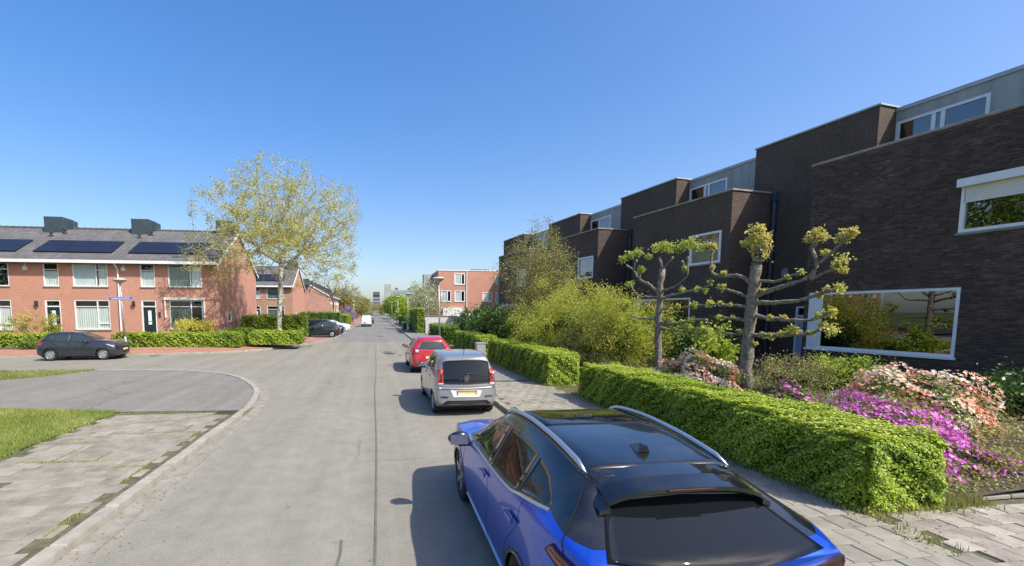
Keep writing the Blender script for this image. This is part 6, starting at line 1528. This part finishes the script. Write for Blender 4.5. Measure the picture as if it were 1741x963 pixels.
# flat-trained pollards: limbs laid out in the plane of the row
POL1 = dict(trunk= [(0.05, 0.44), (-0.01, 2.0), (-0.01, 2.96), (0.03, 3.84)] ,
 br= [[(-0.1, 3.14), (-0.43, 3.42), (-0.84, 3.6), (-1.12, 3.93), (-1.45, 4.15)], [(-0.84, 3.6), (-0.78, 3.93)], [(-1.12, 3.93), (-0.99, 4.29)], [(0.0, 3.16), (0.52, 3.31), (0.88, 3.57), (0.92, 3.79), (0.9, 4.18)], [(0.87, 3.71), (0.73, 4.08)], [(0.03, 3.84), (-0.07, 4.26)], [(0.07, 3.89), (0.37, 4.23)], [(-0.16, 2.99), (-0.82, 3.04), (-1.12, 3.27), (-1.22, 3.47)], [(0.08, 2.95), (0.81, 3.1), (1.22, 3.17), (1.69, 3.3)], [(0.03, 2.6), (0.83, 2.65), (1.36, 2.7)], [(-0.06, 2.28), (-0.78, 2.29), (-1.13, 2.38)], [(0.02, 2.15), (0.67, 2.14), (1.16, 2.26), (1.61, 2.27)], [(0.03, 1.97), (0.75, 1.91), (1.17, 1.98), (1.52, 1.94)]] ,
 cl= [(-1.54, 4.38, 22), (-1.27, 4.48, 20), (-0.96, 4.54, 22), (-0.75, 3.93, 18), (-0.55, 4.34, 16), (-0.24, 4.6, 22), (0.03, 4.62, 25), (0.29, 4.56, 25), (0.55, 4.47, 22), (0.76, 4.55, 25), (1.0, 4.57, 25), (1.21, 4.46, 18), (1.47, 4.4, 14), (0.8, 3.83, 14), (-1.26, 3.47, 20), (0.74, 3.19, 14), (1.22, 3.19, 12), (1.48, 3.13, 10), (-1.51, 2.84, 18), (-1.26, 2.74, 14), (0.46, 2.57, 10), (1.13, 2.7, 16), (0.71, 2.68, 10), (1.66, 3.36, 10), (0.35, 2.28, 12), (0.8, 2.17, 14), (1.16, 2.26, 14), (-0.84, 1.98, 18), (-0.46, 1.9, 20), (0.49, 1.93, 18), (1.05, 2.01, 16), (1.51, 2.0, 30), (1.64, 1.84, 26), (-1.42, 2.61, 12), (1.35, 1.85, 22)] )
POL2 = dict(trunk= [(0.08, 0.34), (0.03, 1.59), (0.06, 2.68), (0.11, 3.41), (0.15, 3.79), (0.2, 4.07)] ,
 br= [[(0.05, 3.29), (-0.32, 3.49), (-0.77, 3.52), (-1.07, 3.65), (-1.12, 3.96), (-1.11, 4.3)], [(0.02, 2.88), (-0.44, 3.07), (-0.78, 3.18)], [(0.04, 2.63), (-0.47, 2.69), (-0.94, 2.72), (-1.38, 2.7)], [(0.01, 2.29), (-0.5, 2.33), (-0.92, 2.35)], [(0.01, 1.94), (-0.48, 1.89), (-0.74, 1.96)], [(0.13, 3.33), (0.64, 3.28), (0.96, 3.39), (1.15, 3.44)], [(0.09, 2.87), (0.57, 3.09), (1.05, 3.23), (1.35, 3.36), (1.46, 3.66), (1.36, 4.01), (1.41, 4.18)], [(1.46, 3.66), (1.61, 3.73), (1.84, 3.95), (2.03, 4.17)], [(1.35, 3.28), (1.6, 3.39), (1.9, 3.55)], [(0.08, 2.75), (0.67, 2.74), (1.15, 2.78), (1.45, 2.88), (1.8, 3.02)], [(0.07, 2.46), (0.48, 2.34), (0.91, 2.3), (1.41, 2.31), (1.8, 2.46)], [(0.08, 1.89), (0.64, 1.9), (1.13, 1.94), (1.47, 2.0), (1.65, 2.1), (1.86, 2.1)]] ,
 cl= [(0.04, 4.61, 26), (0.16, 4.45, 32), (0.28, 4.24, 30), (0.25, 4.01, 26), (0.1, 4.22, 28), (0.34, 4.38, 20), (-0.06, 4.39, 20), (0.12, 4.69, 18), (-0.23, 4.36, 14), (-1.22, 4.4, 16), (-1.06, 4.4, 14), (-1.08, 3.8, 10), (-0.76, 3.21, 16), (-0.7, 3.59, 12), (-1.1, 2.75, 18), (-0.78, 2.74, 10), (-0.47, 2.71, 8), (-0.81, 2.35, 12), (-0.4, 2.36, 8), (-0.74, 1.99, 14), (-0.23, 1.98, 10), (1.39, 4.37, 22), (1.29, 4.24, 18), (1.55, 4.26, 16), (2.02, 4.23, 22), (2.14, 4.27, 14), (1.9, 4.15, 16), (1.61, 3.88, 14), (1.93, 3.67, 22), (1.87, 3.53, 16), (2.01, 3.44, 10), (1.15, 3.47, 12), (0.92, 3.37, 8), (1.93, 3.05, 18), (1.69, 3.02, 12), (1.56, 2.88, 10), (0.31, 3.06, 10), (1.8, 2.49, 18), (1.59, 2.42, 10), (0.86, 2.37, 10), (0.57, 2.37, 10), (1.86, 2.08, 22), (1.71, 2.18, 18), (1.12, 2.03, 16), (0.84, 1.95, 14), (0.6, 1.87, 14), (0.38, 1.91, 10), (1.43, 2.0, 10), (0.21, 1.65, 8), (1.06, 2.08, 14)] )

def pollard(label, base, D, r0, seed, leaf):
    rng = np.random.default_rng(seed); wv = Vector((.2921, -.9564, 0)); nv = Vector((.9564, .2921, 0))
    t = thing('pollard_tree', label, 'tree', (base[0], base[1], .25))
    def q(p, k=0): v = wv * p[0] + nv * k; return Vector((v.x, v.y, p[1] - .25))
    m = MB(); tr = [q(p) for p in D['trunk']]; n = len(tr)
    rr = [r0 * (1.1 - .22 * i / (n - 1)) for i in range(n)]
    if n > 5: rr[-2] = r0 * 1.0; rr[-1] = r0 * 1.12; tr.append(tr[-1] + Vector((0, 0, .3))); rr.append(r0 * .75)
    else: tr.append(tr[-1] + Vector((0, 0, .12))); rr.append(rr[-1] * .6)
    P3 = []; R3 = []
    for i in range(len(tr) - 1):
        for s_ in range(4):
            f = s_ / 4; P3.append(tr[i].lerp(tr[i + 1], f) + Vector(rng.normal(size=3) * .012)); R3.append((rr[i] * (1 - f) + rr[i + 1] * f) * rng.uniform(.88, 1.14))
    P3.append(tr[-1]); R3.append(rr[-1]); P3[0].z = -.1
    m.tube(P3, R3, 12); m.build('trunk', 'bark_grey', t, smooth=True)
    for b in D['br']:
        L = sum(math.dist(a, c) for a, c in zip(b[:-1], b[1:])); ra = r0 * (.45 if L > 1.6 else .32) * (1 if r0 > .11 else 1.15); k0 = rng.uniform(-.05, .05)
        pts = smooth_path([(p[0], p[1]) for p in b], .07) if len(b) > 2 else np.array([np.array(b[0]) * (1 - f) + np.array(b[1]) * f for f in np.linspace(0, 1, 5)])
        n_ = len(pts); m = MB()
        m.tube([q(p, k0 * i / n_) + Vector(rng.normal(size=3) * .008) for i, p in enumerate(pts)], [ra * (1 - .5 * i / n_) * rng.uniform(.78, 1.3) + (.016 if i > n_ - 3 else 0) for i in range(n_)], 8); m.build('limb', 'bark_grey', t, smooth=True)
    Vs = []; Ts = []; kn = MB()
    for (u, z, r_) in D['cl']:
        rad = r_ / 3.209 / 57 * 1.08; c = q((u, z), rng.uniform(-.06, .06)); n_ = int(22 + r_ * 5.5)
        p = rng.normal(size=(n_, 3)) * rad * .52 + np.array(c); Vs.append(leaf_quads(p, rng.uniform(.04, .09, n_), None, 1, .75, rng)); Ts.append(np.clip(rng.normal(.45, .25, n_) + (.15 if z > 4 and r0 > .11 else 0), 0, 1))
        for _ in range(6):
            e = Vector(rng.normal(size=3)) * rad * .75; kn.tube([c - Vector((0, 0, rad * .45)) + e * .2, c + e * .5, c + e], [.014, .009, .004], 4, False)
    quads_np('young_leaves', np.concatenate(Vs), leaf, t, np.concatenate(Ts)); tag(kn.build('shoots', 'bark_grey', t), kind='stuff')
pollard('slim grey pollard with flat-trained limbs and lime green tufts', (9.14, 13.30), POL1, .098, 101, 'pollard_leaf_green')
pollard('thick grey pollard with flat-trained limbs and golden knobbly tufts', (9.94, 10.68), POL2, .132, 102, 'pollard_leaf')
